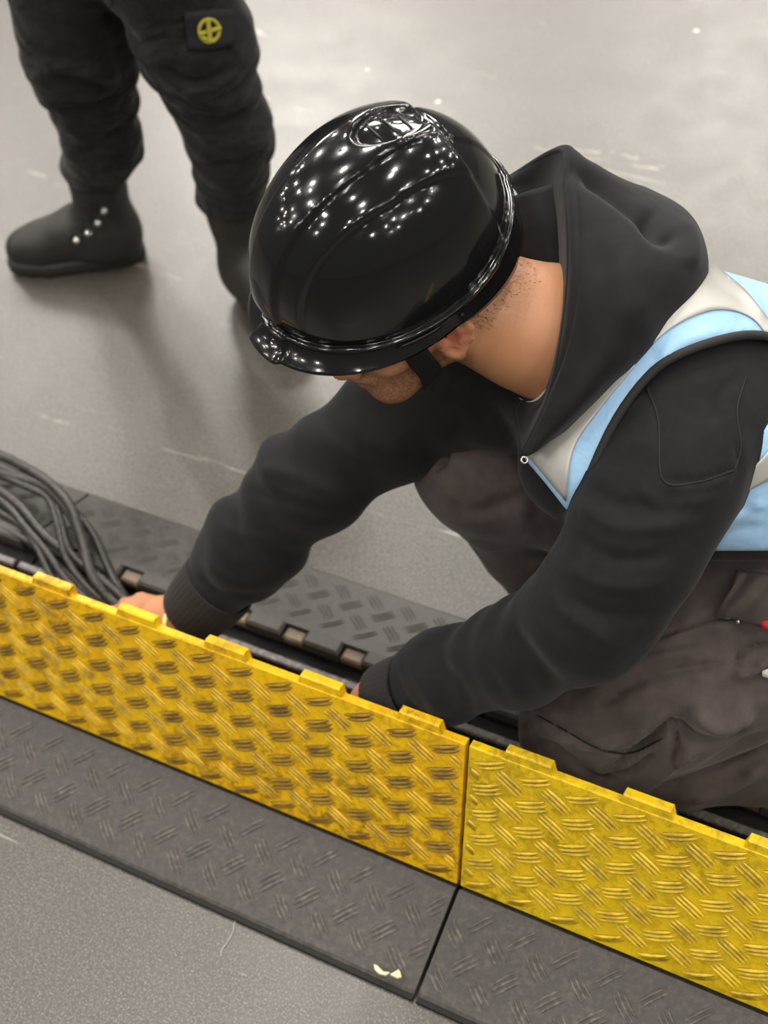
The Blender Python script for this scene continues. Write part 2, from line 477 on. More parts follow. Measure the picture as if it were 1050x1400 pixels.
# ---------------------------------------------------------------- cable ramps
W, HN, HF, HT = .545, .133, .412, .052          # total width, near hinge, far hinge, height
LIDL, LEAN = .248, math.radians(15.4)
def ridge_bar(c, ax, up, nrm, L, wd, hh, bend):
    "one curved rounded bar lying on a plane; c centre, ax along, up across"
    V = []; Fc = []; n = 6
    for i in range(n+1):
        s = (i/n-.5)*L; e = 1-abs(2*i/n-1)**4; o = c+ax*s+up*(bend*(1-(2*i/n-1)**2))
        V += [o-up*wd*e, o-up*wd*.45*e+nrm*hh*e, o+up*wd*.45*e+nrm*hh*e, o+up*wd*e]
    for i in range(n):
        for j in range(3): Fc.append((i*4+j, (i+1)*4+j, (i+1)*4+j+1, i*4+j+1))
    return V, Fc
def tread(kind, x0, x1, s0, s1, px, ps, o1, o2, a1, a2, L, plane, gap=.0062, wd=.0021, hh=.0022):
    "interlocking groups of three ridges; returns one MB per direction"
    P0, EX, ES, EN = plane; out = [MB(), MB()]
    for g, (o, a) in enumerate(((o1, a1), (o2, a2))):
        i0 = int((x0-o[0])/px)-1
        for i in range(i0, i0+int((x1-x0)/px)+4):
            for j in range(-1, int((s1-s0)/ps)+3):
                cx, cs = o[0]+i*px, o[1]-j*ps
                for b in (-1, 0, 1):
                    ax = EX*math.cos(a)+ES*math.sin(a); up = -EX*math.sin(a)+ES*math.cos(a)
                    qx, qs = cx-math.sin(a)*gap*b, cs+math.cos(a)*gap*b
                    l = L*(1-.06*abs(b)); hx = abs(math.cos(a))*l/2; hs = abs(math.sin(a))*l/2
                    # trim against the edges of the panel
                    if qx-hx < x0 or qx+hx > x1:
                        lo_, hi_ = max(qx-hx, x0), min(qx+hx, x1)
                        if hi_-lo_ < .012: continue
                        sh = (lo_+hi_)/2-qx; qs += sh*math.tan(a); qx += sh; l = (hi_-lo_)/abs(math.cos(a))
                        hs = abs(math.sin(a))*l/2
                    if qs-hs < s0 or qs+hs > s1: continue
                    V, Fc = ridge_bar(P0+EX*qx+ES*qs, ax, up, EN, l, wd, hh, -.0018 if g == 0 else .0012)
                    out[g].add(V, Fc)
    return out
def cable_ramp(x0, x1, label, mats, lidlen=LIDL, lean=LEAN, tabs=(), lid=True, name_group='cable ramp sections in one line'):
    yel, ridA, ridH = mats[:3]; grime = mats[3:]
    t = empty('cable_ramp', ((x0+x1)/2, W/2, 0), label, 'cable ramp', name_group)
    g = .0012
    X0, X1 = x0+g, x1-g
    # near wing
    def wing(name, ya, yb, m, lab):
        b = MB(); s = 1 if yb > ya else -1
        prof = [(ya, 0.0), (ya, .007), (ya+s*.004, .010), (yb-s*.006, HT-.002), (yb, HT-.001), (yb, .0)]
        V = [(x, y, z) for x in (X0, X1) for (y, z) in prof]; n = len(prof)
        Fc = [(i, (i+1) % n, n+(i+1) % n, n+i) for i in range(n)] + [tuple(range(n))[::-1], tuple(range(n, 2*n))]
        b.add(V, Fc if s < 0 else [f[::-1] for f in Fc]); return b.build(name, m, t, label=lab)
    nw = wing('outer_ramp', .002, HN, M_rub, None)
    fw = wing('outer_ramp', W, HF, M_rubfar, None)
    b = MB(); b.box((X0, -.0045, 0), (X1, .0016, .0065)); b.build('edge_seal', M_edge, nw)
    for wg, ya, s, m in ((nw, .006, 1, M_rubridge), (fw, W-.006, -1, M_rubfar)):
        slope = math.atan2(HT-.012, HN-.012); ES = np.array([0, s*math.cos(slope), math.sin(slope)]); EN = np.array([0, -s*math.sin(slope), math.cos(slope)])
        pl = (np.array([0, ya, .0103]), np.array([1.0, 0, 0]), ES, EN)
        rr = tread('w', X0+.004, X1-.004, .004, .122, .0555, .0555, (.019, .088-.006), (.045, .110-.004), s*math.radians(-43), s*math.radians(48), .043, pl, hh=.0021)
        m2 = MB(); m2.add(rr[0].V, rr[0].F); m2.add(rr[1].V, rr[1].F)
        o = m2.build('tread_ridges', m, wg, smooth=True); o['kind'] = 'stuff'
    # bottom tray, dividers
    b = MB(); b.box((X0, HN, .0), (X1, HF, .010)); b.build('tray', M_chan, t)
    for y in (.187, .243, .299, .355):
        b = MB(); b.box((X0+.002, y-.007, .010), (X1-.002, y+.007, .040), .003); dv = b.build('channel_divider', M_chan, t)
        b = MB(); b.box((X0+.002, y-.0062, .0395), (X1-.002, y+.0062, .0445), .002); b.build('divider_cap', M_rail, dv)
    # hinge block along both inner edges, knuckles and inserts
    b = MB(); b.box((X0, HN, .010), (X1, HN+.012, .045), .002); b.build('hinge_bar', M_chan, t)
    b = MB(); b.box((X0, HF-.016, .010), (X1, HF, .030), .002); b.build('hinge_bar', M_chan, t)
    x = X0+.012; i = 0
    while x+.062 < X1:
        b = MB(); b.box((x, HF-.022, .030), (x+.060, HF+.004, .0525), .004); b.build('hinge_knuckle', M_rubfar, t)
        if x+.098 < X1:
            b = MB(); b.box((x+.062, HF-.020, .030), (x+.096, HF+.001, .043), .003); b.build('latch_insert', M_brass, t)
            b = MB()
        x += .098; i += 1
    if not lid: return t
    # opened lid
    ES = np.array([0, math.sin(lean), math.cos(lean)]); EN = np.array([0, -math.cos(lean), math.sin(lean)])
    P0 = np.array([0, HN+.003, HT]); EX = np.array([1.0, 0, 0]); th = .011
    def lp(x, s, n): return P0+EX*x+ES*s+EN*n
    nx = 2
    prof = [(0.003, 0), (lidlen-.002, 0), (lidlen, -.0015), (lidlen, -th), (0.0, -th), (0, -.003)]
    V = [lp(x, s, n) for x in (X0, X1) for (s, n) in prof]; n_ = len(prof)
    Fc = [(i, n_+i, n_+(i+1) % n_, (i+1) % n_) for i in range(n_)] + [tuple(range(n_)), tuple(range(n_, 2*n_))[::-1]]
    lidb = link('lid', V, Fc, yel, t, smooth=False)
    for k in range(7):                             # stiffening ribs on the back
        xx = X0+.05+k*(X1-X0-.1)/6
        b = MB(); A = [lp(xx-.003, .02, -th), lp(xx+.003, .02, -th), lp(xx+.003, lidlen-.02, -th), lp(xx-.003, lidlen-.02, -th)]
        B = [v-EN*.01 for v in A]; b.add(A+B, [(0,1,2,3),(7,6,5,4),(0,4,5,1),(1,5,6,2),(2,6,7,3),(3,7,4,0)]); b.build('stiffener', yel, lidb)
    pl = (P0, EX, ES, EN)
    off = .0
    rr = tread('l', X0+.003, X1-.003, .006, lidlen-.004, .0565, .0435, (.0285, .2325), (.0565, .2108), math.radians(26), math.radians(-34), .046, pl, wd=.0019, hh=.0026)
    for q, mm in ((0, ridH), (1, ridA)):
        o = rr[q].build('tread_ridges', mm, lidb, smooth=True); o['kind'] = 'stuff'
        # grime settled between the ridges: a thin film patch under each group
    films = tread('g', X0+.002, X1-.002, .004, lidlen-.003, .0565, .0435, (.0285, .2325), (.0565, .2108), math.radians(26), math.radians(-34), .046, (P0+EN*.0001, EX, ES, EN), gap=.0062, wd=.0034, hh=.0003)
    for q, mm in ((0, grime[0]), (1, grime[1])):
        o = films[q].build('tread_grime', mm, lidb); o['kind'] = 'stuff'
    for (ta, tb) in tabs:                          # hooks along the free edge
        b = MB(); A = []
        for (s, n) in ((lidlen-.001, -.001), (lidlen+.010, -.001), (lidlen+.012, -.003), (lidlen+.012, -.013), (lidlen-.001, -.013)):
            for x, k_ in ((ta, .004), (tb, -.004)):
                A.append(lp(x+(k_ if s > lidlen else 0), s, n))
        q = len(A)//2
        Fc = [(2*i, 2*((i+1) % q), 2*((i+1) % q)+1, 2*i+1) for i in range(q)] + [tuple(range(0, 2*q, 2))[::-1], tuple(range(1, 2*q, 2))]
        b.add(A, Fc); b.build('hook_tab', yel, lidb)
    return t
def mat_film(name, a, b):
    t = NT(name); v = t.coord(); n = t.noise(v, 55, 4, .65)
    return t.fin(t.mix(t.ramp(n, [(.35, 0.), (.65, 1.)]), srgb(a), srgb(b)), .6)
G1, G2, G3 = mat_film('dark_tread_grime', (104, 78, 22), (168, 126, 18)), mat_film('light_tread_grime', (150, 112, 20), (226, 176, 12)), mat_film('olive_tread_grime', (136, 110, 24), (206, 172, 24))
cable_ramp(-.8715, 0.0, 'black cable ramp section with warm yellow lid raised, in front of both his hands', (M_yelA, M_ridA, M_ridD, G1, G2),
           tabs=[(-.771, -.706), (-.634, -.567), (-.497, -.433), (-.363, -.298), (-.226, -.164), (-.092, -.032)])
cable_ramp(.003, .8745, 'black cable ramp section with lemon yellow lid raised, in front of his knee', (M_yelB, M_ridB, M_ridB, G3, G3),
           tabs=[(.044, .107), (.185, .247), (.324, .388), (.463, .527), (.60, .664), (.74, .80)])
cable_ramp(-1.746, -.8745, 'black cable ramp section under the loose cables at the far left', (M_yelA, M_ridA, M_ridD, G1, G2), lid=False)

# ---------------------------------------------------------------- standing person (far left)
def boot(parent, toe, heel, z0=0., top=.145, lean=(0, 0), eye=True, near=1):
    toe = np.array(toe, float); heel = np.array(heel, float); toe[2] = heel[2] = z0
    ax = toe-heel; L = np.linalg.norm(ax); ax /= L; sd = np.array([-ax[1], ax[0], 0]); up = np.array([0, 0, 1.])
    def lc(a, s, h): return heel+ax*a*L+sd*s+up*h
    tp = lc(.15, 0, 0)+np.array([lean[0], lean[1], top])
    def fn(P):
        d = chain(P, [lc(.16, 0, .06), lc(.45, 0, .07), lc(.70, .0, .050), lc(.87, 0, .044)], [.044, .047, .043, .038], .03)
        d = smin(d, chain(P, [lc(.19, 0, .06), tp], [.050, .056], .03), .05)
        q = P-lc(0, 0, 0); h = q[..., 2]
        d = smax(d, -(h-z0*0-.016), .006)
        d = d + .0015*wob(P, 70)
        d = smax(d, (P-tp)@up-0.002, .004)
        return d
    lo = np.minimum(toe, heel)-.09; lo[2] = z0-.01; hi = np.maximum(toe, heel)+.09; hi[2] = tp[2]+.02
    hi[:2] = np.maximum(hi[:2], tp[:2]+.07); lo[:2] = np.minimum(lo[:2], tp[:2]-.07)
    V, Fq = nets(fn, lo, hi, .0045)
    bo = link('boot', relax(V, Fq, 1), Fq, M_boot, parent)
    # lugged sole following the outline
    out = []
    for k_ in range(40):
        a = 2*math.pi*k_/40; c, s = math.cos(a), math.sin(a)
        xx = .5+.53*np.sign(c)*abs(c)**.75; wd = (.047 if xx > .55 else .040)+.004*math.sin(xx*3)
        out.append((xx, wd*np.sign(s)*abs(s)**.7))
    V = []; F_ = []; hs = (0.0, .008, .022, .030); ins_ = (.002, 0, 0, .004)
    for h_, q in zip(hs, ins_):
        for k_, (a, s) in enumerate(out):
            n_ = 0.0035 if (k_ % 2 and h_ < .02) else 0
            V.append(lc(.5+(a-.5)*(1-(q+n_)/(L*.5)), s*(1-(q+n_)/.045), h_+.0015))
    m = len(out)
    for i in range(3):
        for k_ in range(m): F_.append((i*m+k_, i*m+(k_+1) % m, (i+1)*m+(k_+1) % m, (i+1)*m+k_))
    F_ += [tuple(range(m))[::-1], tuple(3*m+k_ for k_ in range(m))]
    link('sole', V, F_, M_sole, bo)
    tree = bvh(V, F_)
    if eye:
        tr = bvh(*[(x) for x in (np.array(relax(nets_cache[0], nets_cache[1], 1)), nets_cache[1])]) if False else None
    return bo, lc, tp
stander = empty('person', (-1.08, 1.25, 0), 'person standing behind in black cargo trousers and black lace-up boots', 'person')
B1, lc1, tp1 = boot(stander, on(20, 365, 0), on(196, 350, 0), lean=(0.0, 0.0), top=.235)
# ankle points seen in the photograph fix where the legs rise
def onfloor(px, py): return on(px, py, 0)
h1 = onfloor(196, 350)
def depth_of(P): return float((np.asarray(P)-CAM)@CF)
dA = depth_of(tp1)
t2, hl2 = onfloor(410, 475), onfloor(338, 385)
B2, lc2, tp2 = boot(stander, t2, hl2, top=.235)
dB = depth_of(tp2)
L1 = [tp1-np.array([0, 0, .03]), at(140, 190, dA-.10), at(108, 70, dA-.26), at(92, -80, dA-.40), at(130, -260, dA-.48)]
L2 = [tp2-np.array([0, 0, .03]), at(315, 185, dB-.12), at(268, 60, dB-.26), at(215, -80, dB-.36), at(190, -260, dB-.44)]
def st_fn(P):
    d1 = chain(P, L1, [.064, .066, .092, .112, .118], .03); d2 = chain(P, L2, [.062, .070, .090, .110, .118], .03)
    d = smin(d1, d2, .03)
    hp = (L1[-1]+L2[-1])/2+np.array([0, 0, .05])
    d = smin(d, ell(P, hp, (.18, .15, .14)), .06)
    z = P[..., 2]
    d = d+.0055*wob(P*np.array([1, 1, 1.5]), 30)*np.clip(.35+z*.8, .35, 1)+.006*wob(P*np.array([1., 1, 2.2]), 52, 1.)
    return smax(d, -(z-.212), .004)
allp = np.array(L1+L2)
V, Fq = nets(st_fn, allp.min(0)-np.array([.2, .2, .15]), allp.max(0)+np.array([.2, .2, .22]), .010)
V = sculpt(V, Fq, [([(15, 85), (60, 100), (170, 130)], 7, -.010), ([(40, 110), (80, 95), (150, 105)], 9, .010), ([(75, 145), (120, 150), (175, 130)], 7, -.012),
    ([(85, 165), (120, 190), (175, 205)], 8, .010), ([(95, 215), (130, 200), (178, 170)], 7, -.010), ([(215, 90), (265, 115), (320, 92)], 7, -.014),
    ([(240, 110), (290, 140), (345, 130)], 8, .012), ([(250, 160), (300, 165), (355, 150)], 7, -.012), ([(265, 190), (320, 200), (365, 190)], 8, .010),
    ([(285, 225), (330, 225), (370, 205)], 6, -.010), ([(140, 10), (165, 60), (172, 120)], 8, -.010), ([(210, 20), (235, 70), (250, 95)], 9, -.010)])
st_tr = link('cargo_trousers', V, Fq, M_stand, stander)
tr_st = bvh(V, Fq)
# trouser badge
def disc_on(tree, cx, cy, rx, ry, lift, name, m, parent, hole=0, n=28):
    V = []; rr = [hole, 1] if hole else [0, .5, 1]
    for q in rr:
        for k_ in range(n):
            a = 2*math.pi*k_/n; V.append(cast(tree, cx+rx*q*math.cos(a), cy+ry*q*math.sin(a), lift, 2.5))
    o = link(name, V, grid_faces(len(rr), n, True), m, parent); solidify(o, .003); return o
Vp, Fp = drape(tr_st, [(252, 18), (285, 14), (318, 12)], [(257, 68), (288, 68), (320, 62)], 6, 8, .004)
bd = link('badge', Vp, Fp, M_badgebk, stander, label='navy square badge with yellow compass emblem'); solidify(bd, .004)
disc_on(tr_st, 286, 42, 16, 18, .008, 'emblem_ring', M_badge, bd, hole=.72)
for a0, b0, ww in (((272, 47), (302, 38), 5), ((284, 26), (288, 58), 5), ((276, 52), (294, 56), 5)):
    mbb = MB(); P1 = cast(tr_st, *a0, .010, 2.5); P2 = cast(tr_st, *b0, .010, 2.5); mbb.tube([P1, (P1+P2)/2, P2], .0035, 6); mbb.build('emblem_needle', M_badge, bd)
# lower leg cuffs, boot lace eyelets
for tpx, nm in ((tp1, 1), (tp2, 2)):
    b = MB(); b.tube([tpx+np.array([0, 0, -.012]), tpx+np.array([0, 0, .0]), tpx+np.array([0, 0, .012])], [.057, .061, .056], 24); b.build('boot_collar', M_boot, B1 if nm == 1 else B2, smooth=True)
me_b = B1.data; Vb = np.array([v.co for v in me_b.vertices])+np.array(stander.location); Fb = [tuple(p.vertices) for p in me_b.polygons]
tr_b = bvh(Vb, Fb)
for q in ((105, 329), (121, 319), (134, 305), (142, 288)):
    P = cast(tr_b, q[0], q[1], .004)
    if P is None: continue
    b = MB(); b.tube([P, P-CF*.004], [.0085, .006], 10); e = b.build('eyelet', M_metal, B1, smooth=True)
Pm = cast(tr_b, 108, 247, .004, dA); b = MB(); b.tube([Pm, Pm-CF*.004], [.008, .006], 10); b.build('eyelet', M_metal, B1, smooth=True)
for a0, b0 in (((105, 329), (88, 318)), ((121, 319), (98, 306)), ((134, 305), (104, 293)), ((142, 288), (106, 280))):
    A, B = cast(tr_b, *a0, .004), cast(tr_b, *b0, .004)
    if A is None or B is None: continue
    b = MB(); mid = cast(tr_b, (a0[0]+b0[0])/2, (a0[1]+b0[1])/2, .007); b.tube([A, mid if mid is not None else (A+B)/2, B], .003, 6); b.build('lace', M_blackcloth, B1, smooth=True)
# the rest of the figure stands above the frame
hp = (L1[-1]+L2[-1])/2
tz = hp[2]
def up_fn(P):
    c = hp
    fwd = np.array([-.93, -.36, 0]); sd = np.array([.36, -.93, 0])
    d = chain(P, [c+np.array([0, 0, .05]), c+np.array([0, 0, .28]), c+np.array([0, 0, .46])], [.165, .165, .13], .06)
    for s in (-1, 1):
        d = smin(d, chain(P, [c+sd*s*.17+np.array([0, 0, .48]), c+sd*s*.24+np.array([0, 0, .22]), c+sd*s*.20+fwd*.24+np.array([0, 0, .30])], [.075, .058, .045], .03), .05)
    return d+.006*wob(P, 28)
V, Fq = nets(up_fn, hp+np.array([-.45, -.45, -.15]), hp+np.array([.45, .45, .72]), .016)
link('jacket', V, Fq, M_jacket, stander)
fwd = np.array([-.93, -.36, 0]); sd = np.array([.36, -.93, 0])
def hd_fn(P):
    c = hp+np.array([0, 0, .70]); d = ell(P, c+np.array([0, 0, .045]), (.085, .085, .105)); d = smin(d, cone(P, c+fwd*.03-np.array([0, 0, .02]), c+fwd*.06-np.array([0, 0, .06]), .055, .03), .03)
    d = smin(d, cone(P, c-fwd*.01-np.array([0, 0, .03]), c-np.array([0, 0, .20]), .052, .06), .03)
    d = smin(d, cone(P, c+fwd*.088+np.array([0, 0, .01]), c+fwd*.104-np.array([0, 0, .015]), .007, .011), .01)
    for s in (-1, 1):
        d = smin(d, ell(P, c+sd*s*.085, (.014, .014, .03)), .008)
        hnd = hp+sd*s*.20+fwd*.24+np.array([0, 0, .30]); tipd = fwd*.8-sd*s*.5+np.array([0, 0, .3]); tipd = tipd/np.linalg.norm(tipd)
        d = np.minimum(d, chain(P, [hnd, hnd+tipd*.09], [.028, .036], .02))
        for k_ in range(4):
            o = np.array([0, 0, 1.])*(k_-1.5)*.018; d = smin(d, chain(P, [hnd+tipd*.09+o, hnd+tipd*.13+o, hnd+tipd*(.165-.008*abs(k_-1.4))+o-sd*s*.015], [.010, .009, .008], .004), .006)
        d = smin(d, chain(P, [hnd+tipd*.03+fwd*.02, hnd+tipd*.07+np.array([0, 0, .045]), hnd+tipd*.10+np.array([0, 0, .05])], [.013, .011, .009], .004), .008)
    return d
V, Fq = nets(hd_fn, hp+np.array([-.45, -.45, -.28]), hp+np.array([.45, .45, .88]), .0065)
link('body', V, Fq, M_skin, stander)
def hair_fn(P):
    c = hp+np.array([0, 0, .70]); d = ell(P, c+np.array([0, 0, .050])-fwd*.006, (.092, .092, .110)); q = (P-c)@fwd; return smax(d, np.maximum(q-.05-(P[..., 2]-c[2]-.09)*.6, -(P[..., 2]-c[2]+.02)), .01)
V, Fq = nets(hair_fn, hp+np.array([-.2, -.2, .55]), hp+np.array([.2, .2, .95]), .008)
link('hair', V, Fq, plain('dark_hair', (40, 32, 28), .6), stander)

# ================================================================ the crouching worker
worker = empty('person', (0.2, .5, 0), 'person crouching in black hard hat, hoodie and light blue vest, reaching into the cable ramp', 'person')
# head frame
th_ = math.radians(40)
HU = -.37*CR+.47*CU-.80*CF; HU /= np.linalg.norm(HU)
HFw = -.72*CR-.67*CU; HFw -= HU*(HFw@HU); HFw /= np.linalg.norm(HFw); HL = np.cross(HU, HFw)
HC = at(555, 402, 1.412)
HSC = .94
HA = np.array([HFw, HL, HU])
def H(x, y, z): return HC+HFw*x+HL*y+HU*z
NECK = at(790, 465, 1.47)
def head_fn(P):
    q = (P-HC)@HA.T/HSC; a = q.copy(); a[..., 1] = np.abs(a[..., 1])
    d = ell(q, (-.012, 0, .050), (.098, .076, .090))
    d = smin(d, cone(q, (.028, 0, -.01), (.056, 0, -.074), .060, .034), .03)
    d = smin(d, cone(a, (-.004, .052, -.045), (.062, .012, -.084), .020, .021), .025)
    d = smin(d, cone(a, (.062, .038, -.012), (.03, .056, -.005), .024, .02), .02)
    d = smin(d, cone(a, (.082, .012, .032), (.070, .045, .030), .014, .012), .015)
    d = smin(d, cone(q, (.090, 0, .018), (.107, 0, -.024), .008, .012), .012)
    d = smin(d, cone(a, (.100, .006, -.028), (.098, .012, -.030), .009, .008), .006)
    d = smin(d, cone(a, (.095, .0, -.050), (.086, .018, -.054), .009, .005), .007)
    d = smin(d, cone(a, (.092, .0, -.064), (.084, .016, -.062), .009, .005), .006)
    d = smin(d, cone(q, (.074, .008, -.085), (.074, -.008, -.085), .016, .016), .02)
    d = smax(d, -ell(a, (.100, .032, .010), (.016, .018, .010)), .01)
    d = smin(d, ell(a, (.081, .031, .010), (.014, .015, .012)), .004)
    # neck
    nk = (NECK-HC)@HA.T/HSC
    n1 = chain(q, [np.array([-.030, 0, -.005]), np.array([-.045, 0, -.05]), nk*.7+np.array([0, 0, 0.0]), nk, nk*1.25], [.058, .058, .063, .072, .09], .04)
    d = smin(d, n1, .022)
    # ears
    e = a-np.array([.002, .0765, -.006]); c, s = math.cos(.22), math.sin(.22)
    ex = e[..., 0]*c+e[..., 2]*s; ez = -e[..., 0]*s+e[..., 2]*c; ey = e[..., 1]-.004+ex*.35
    E_ = np.stack([ex, ey, ez], -1)
    disc = ell(E_, (0, -.002, 0), (.0165, .005, .029))
    rim = None; pts = []
    for k_ in range(11):
        an = math.radians(-35+k_*26); wd = .0175 if k_ < 8 else .013
        pts.append((-math.cos(math.radians(200)-an)*wd*1.0 if False else wd*math.cos(an+math.radians(20)), .005, .0300*math.sin(an+math.radians(20))+.001))
    pts = [(.010, .003, -.002), (.012, .004, .014), (.008, .006, .026), (-.003, .007, .031), (-.014, .008, .025), (-.0185, .008, .010), (-.017, .007, -.006), (-.011, .005, -.018), (-.004, .004, -.029), (.004, .002, -.026)]
    rim = chain(E_, pts, [.0028, .0036, .0042, .0045, .0046, .0046, .0044, .0046, .0062, .005], .004)
    anti = chain(E_, [(-.001, .004, .020), (-.010, .006, .008), (-.009, .006, -.006), (-.002, .005, -.013)], [.003, .0036, .0034, .003], .004)
    trag = ell(E_, (.0115, .003, -.004), (.0042, .0048, .0075))
    ear = smin(smin(smin(disc, rim, .004), anti, .003), trag, .004)
    ear = smax(ear, -ell(E_, (.002, .005, -.003), (.0078, .0085, .0095)), .003)
    return smin(d, ear, .004)*HSC
# arms (under the sleeves) and hands
shL, elL, wrL = at(935, 565, 1.37), at(828, 835, 1.43), at(512, 960, 1.715)
shR, elR, wrR = at(620, 500, 1.60), at(420, 660, 1.72), at(240, 846, 1.87)
def hand_sdf(P, wr, dirv, nrm, curl, sgn, spread=1.0):
    "palm and five fingers; nrm points out of the back of the hand, curl bends towards -nrm"
    dv = dirv/np.linalg.norm(dirv); nn = nrm-dv*(nrm@dv); nn /= np.linalg.norm(nn); sv = np.cross(nn, dv)*sgn   # towards the thumb
    kn = [wr+dv*l+sv*s*spread+nn*h for l, s, h in ((.088, .030, .0), (.092, .010, .003), (.087, -.010, .002), (.079, -.028, -.002))]
    d = chain(P, [wr-dv*.02, wr, wr+dv*.03], [.025, .026, .029], .02)
    for i, q in enumerate(kn): d = smin(d, cone(P, wr+dv*.015+sv*(.014-.009*i), q, .017, .0115), .012)
    fl = [(.042, .026, .020), (.046, .030, .021), (.043, .027, .020), (.034, .021, .018)]
    for q, ls, i in zip(kn, fl, range(4)):
        a = curl*(.65+.08*i); p = q; pts = [q]; rs = [.0105]
        for l, dr, r in zip(ls, (1., 1.9, 2.6), (.0095, .0085, .0072)):
            an = a*dr; p = p+(dv*math.cos(an)-nn*math.sin(an)+sv*.06*(1.5-i)*spread)*l; pts.append(p); rs.append(r)
        d = smin(d, chain(P, pts, rs, .004), .005)
        for p_ in pts[1:3]: d = smin(d, np.linalg.norm(P-p_-nn*.001, axis=-1)-.0098, .003)
    tb = [wr+dv*.018+sv*.018-nn*.006, wr+dv*.048+sv*.045-nn*.016, wr+dv*.076+sv*.052-nn*.030, wr+dv*.098+sv*.046-nn*.044]
    return smin(d, chain(P, tb, [.017, .0135, .0115, .0085], .006), .010)
dR = at(165, 836, 1.925)-wrR
dL = np.array([-.42, .06, -.80])
nRb = np.array([-.10, .25, .95]); nLb = np.array([-.75, -.25, .45])
def arms_fn(P):
    d = np.minimum(chain(P, [at(950, 580, 1.47), at(868, 748, 1.43), at(805, 848, 1.46), at(705, 898, 1.54), at(605, 930, 1.62), wrL], [.045, .042, .038, .034, .029, .025], .02), chain(P, [shR, at(540, 575, 1.67), elR, at(345, 745, 1.81), wrR], [.045, .042, .038, .032, .025], .02))
    return d
def handR(P): return hand_sdf(P, wrR, dR, nRb, .55, -1)
def handL(P): return hand_sdf(P, wrL, dL, nLb, .60, 1)
HANDR, HANDL = wrR+dR/np.linalg.norm(dR)*.08, wrL+dL/np.linalg.norm(dL)*.08
SPINE = [NECK, at(900, 500, 1.52), at(1000, 620, 1.58), at(1090, 770, 1.62)]
def near(P, c, r): return np.linalg.norm(P-c, axis=-1) < r
def body_fn(P):
    d = smin(arms_fn(P), chain(P, SPINE, [.07, .10, .12, .11], .05), .05)
    for fn, c, r in ((head_fn, HC, .30), (handR, HANDR, .20), (handL, HANDL, .20)):
        m = near(P, c, r)
        if m.any(): d[m] = smin(d[m], fn(P[m]), .006)
    return d
hv, hf = nets(body_fn, (-.62, .1, .03), (.60, .80, .98), .0030)
q = (hv-HC)@HA.T/HSC
tn = np.zeros((len(hv), 4)); tn[:, 3] = 1
earm = np.clip(1.2-np.linalg.norm((np.abs(q)-np.array([0, .086, 0]))*np.array([.8, 1, .55])+np.array([.0, 0, 0]), axis=1)/.018, 0, 1)*(np.abs(q[:, 1]) > .074)
nose = np.clip(1-np.linalg.norm(q-np.array([.112, 0, -.02]), axis=1)/.03, 0, 1)
tn[:, 0] = np.clip(earm*.8+nose*.5, 0, 1)
def smooth01(x): x = np.clip(x, 0, 1); return x*x*(3-2*x)
jaw = smooth01((-.014-q[:, 2]-q[:, 0]*.25)/.02)*smooth01((q[:, 0]+.018)/.02)*smooth01((q[:, 2]+.125)/.03)
mous = smooth01(1-np.linalg.norm((q-np.array([.098, 0, -.041]))/np.array([.022, .034, .010]), axis=1)+.3)
nape = smooth01((-.018-q[:, 0])/.02)*smooth01((q[:, 2]+.055)/.05)
sidb = smooth01(1.2-np.abs(q[:, 0]-.022)/.012)*smooth01((q[:, 2]+.03)/.02)
tn[:, 1] = np.clip(np.maximum(jaw*.68, mous*.75)+nape*.5+sidb*.4, 0, .9)*(earm < .15)
farm = np.linalg.norm(q, axis=1) > .2
tn[farm, :2] = 0
for c in (HANDR, HANDL): tn[np.linalg.norm(hv-c, axis=1) < .13, 0] = .15
BT = tn
body = link('body', hv, hf, M_skin, worker)
ca = body.data.color_attributes.new('tint', 'FLOAT_COLOR', 'POINT'); ca.data.foreach_set('color', BT.astype(np.float32).ravel())
tr_head = bvh(hv, hf)
# short cropped hair on the nape and over the ear
hb = MB()
hN = vnormals(hv, hf)
cand = np.where((~farm) & (nape > .3) & (np.abs(q[:, 1]) < .085) & (q[:, 2] > -.045) & (q[:, 2] < .03) & (q[:, 0] < -.03))[0]
rng.shuffle(cand)
for i in cand[:2600]:
    p = hv[i]+rng.normal(0, .001, 3); d = hN[i]*.35-HU*.8-HFw*.25+rng.normal(0, .18, 3); d /= np.linalg.norm(d); L = rng.uniform(.004, .009)
    s = np.cross(d, hN[i]); s /= np.linalg.norm(s)+1e-9
    hb.add([p-s*.00022, p+s*.00022, p+d*L], [(0, 1, 2)])
ho = hb.build('hair', plain('brown_hair', (62, 44, 32), .6), worker); ho['kind'] = 'stuff'

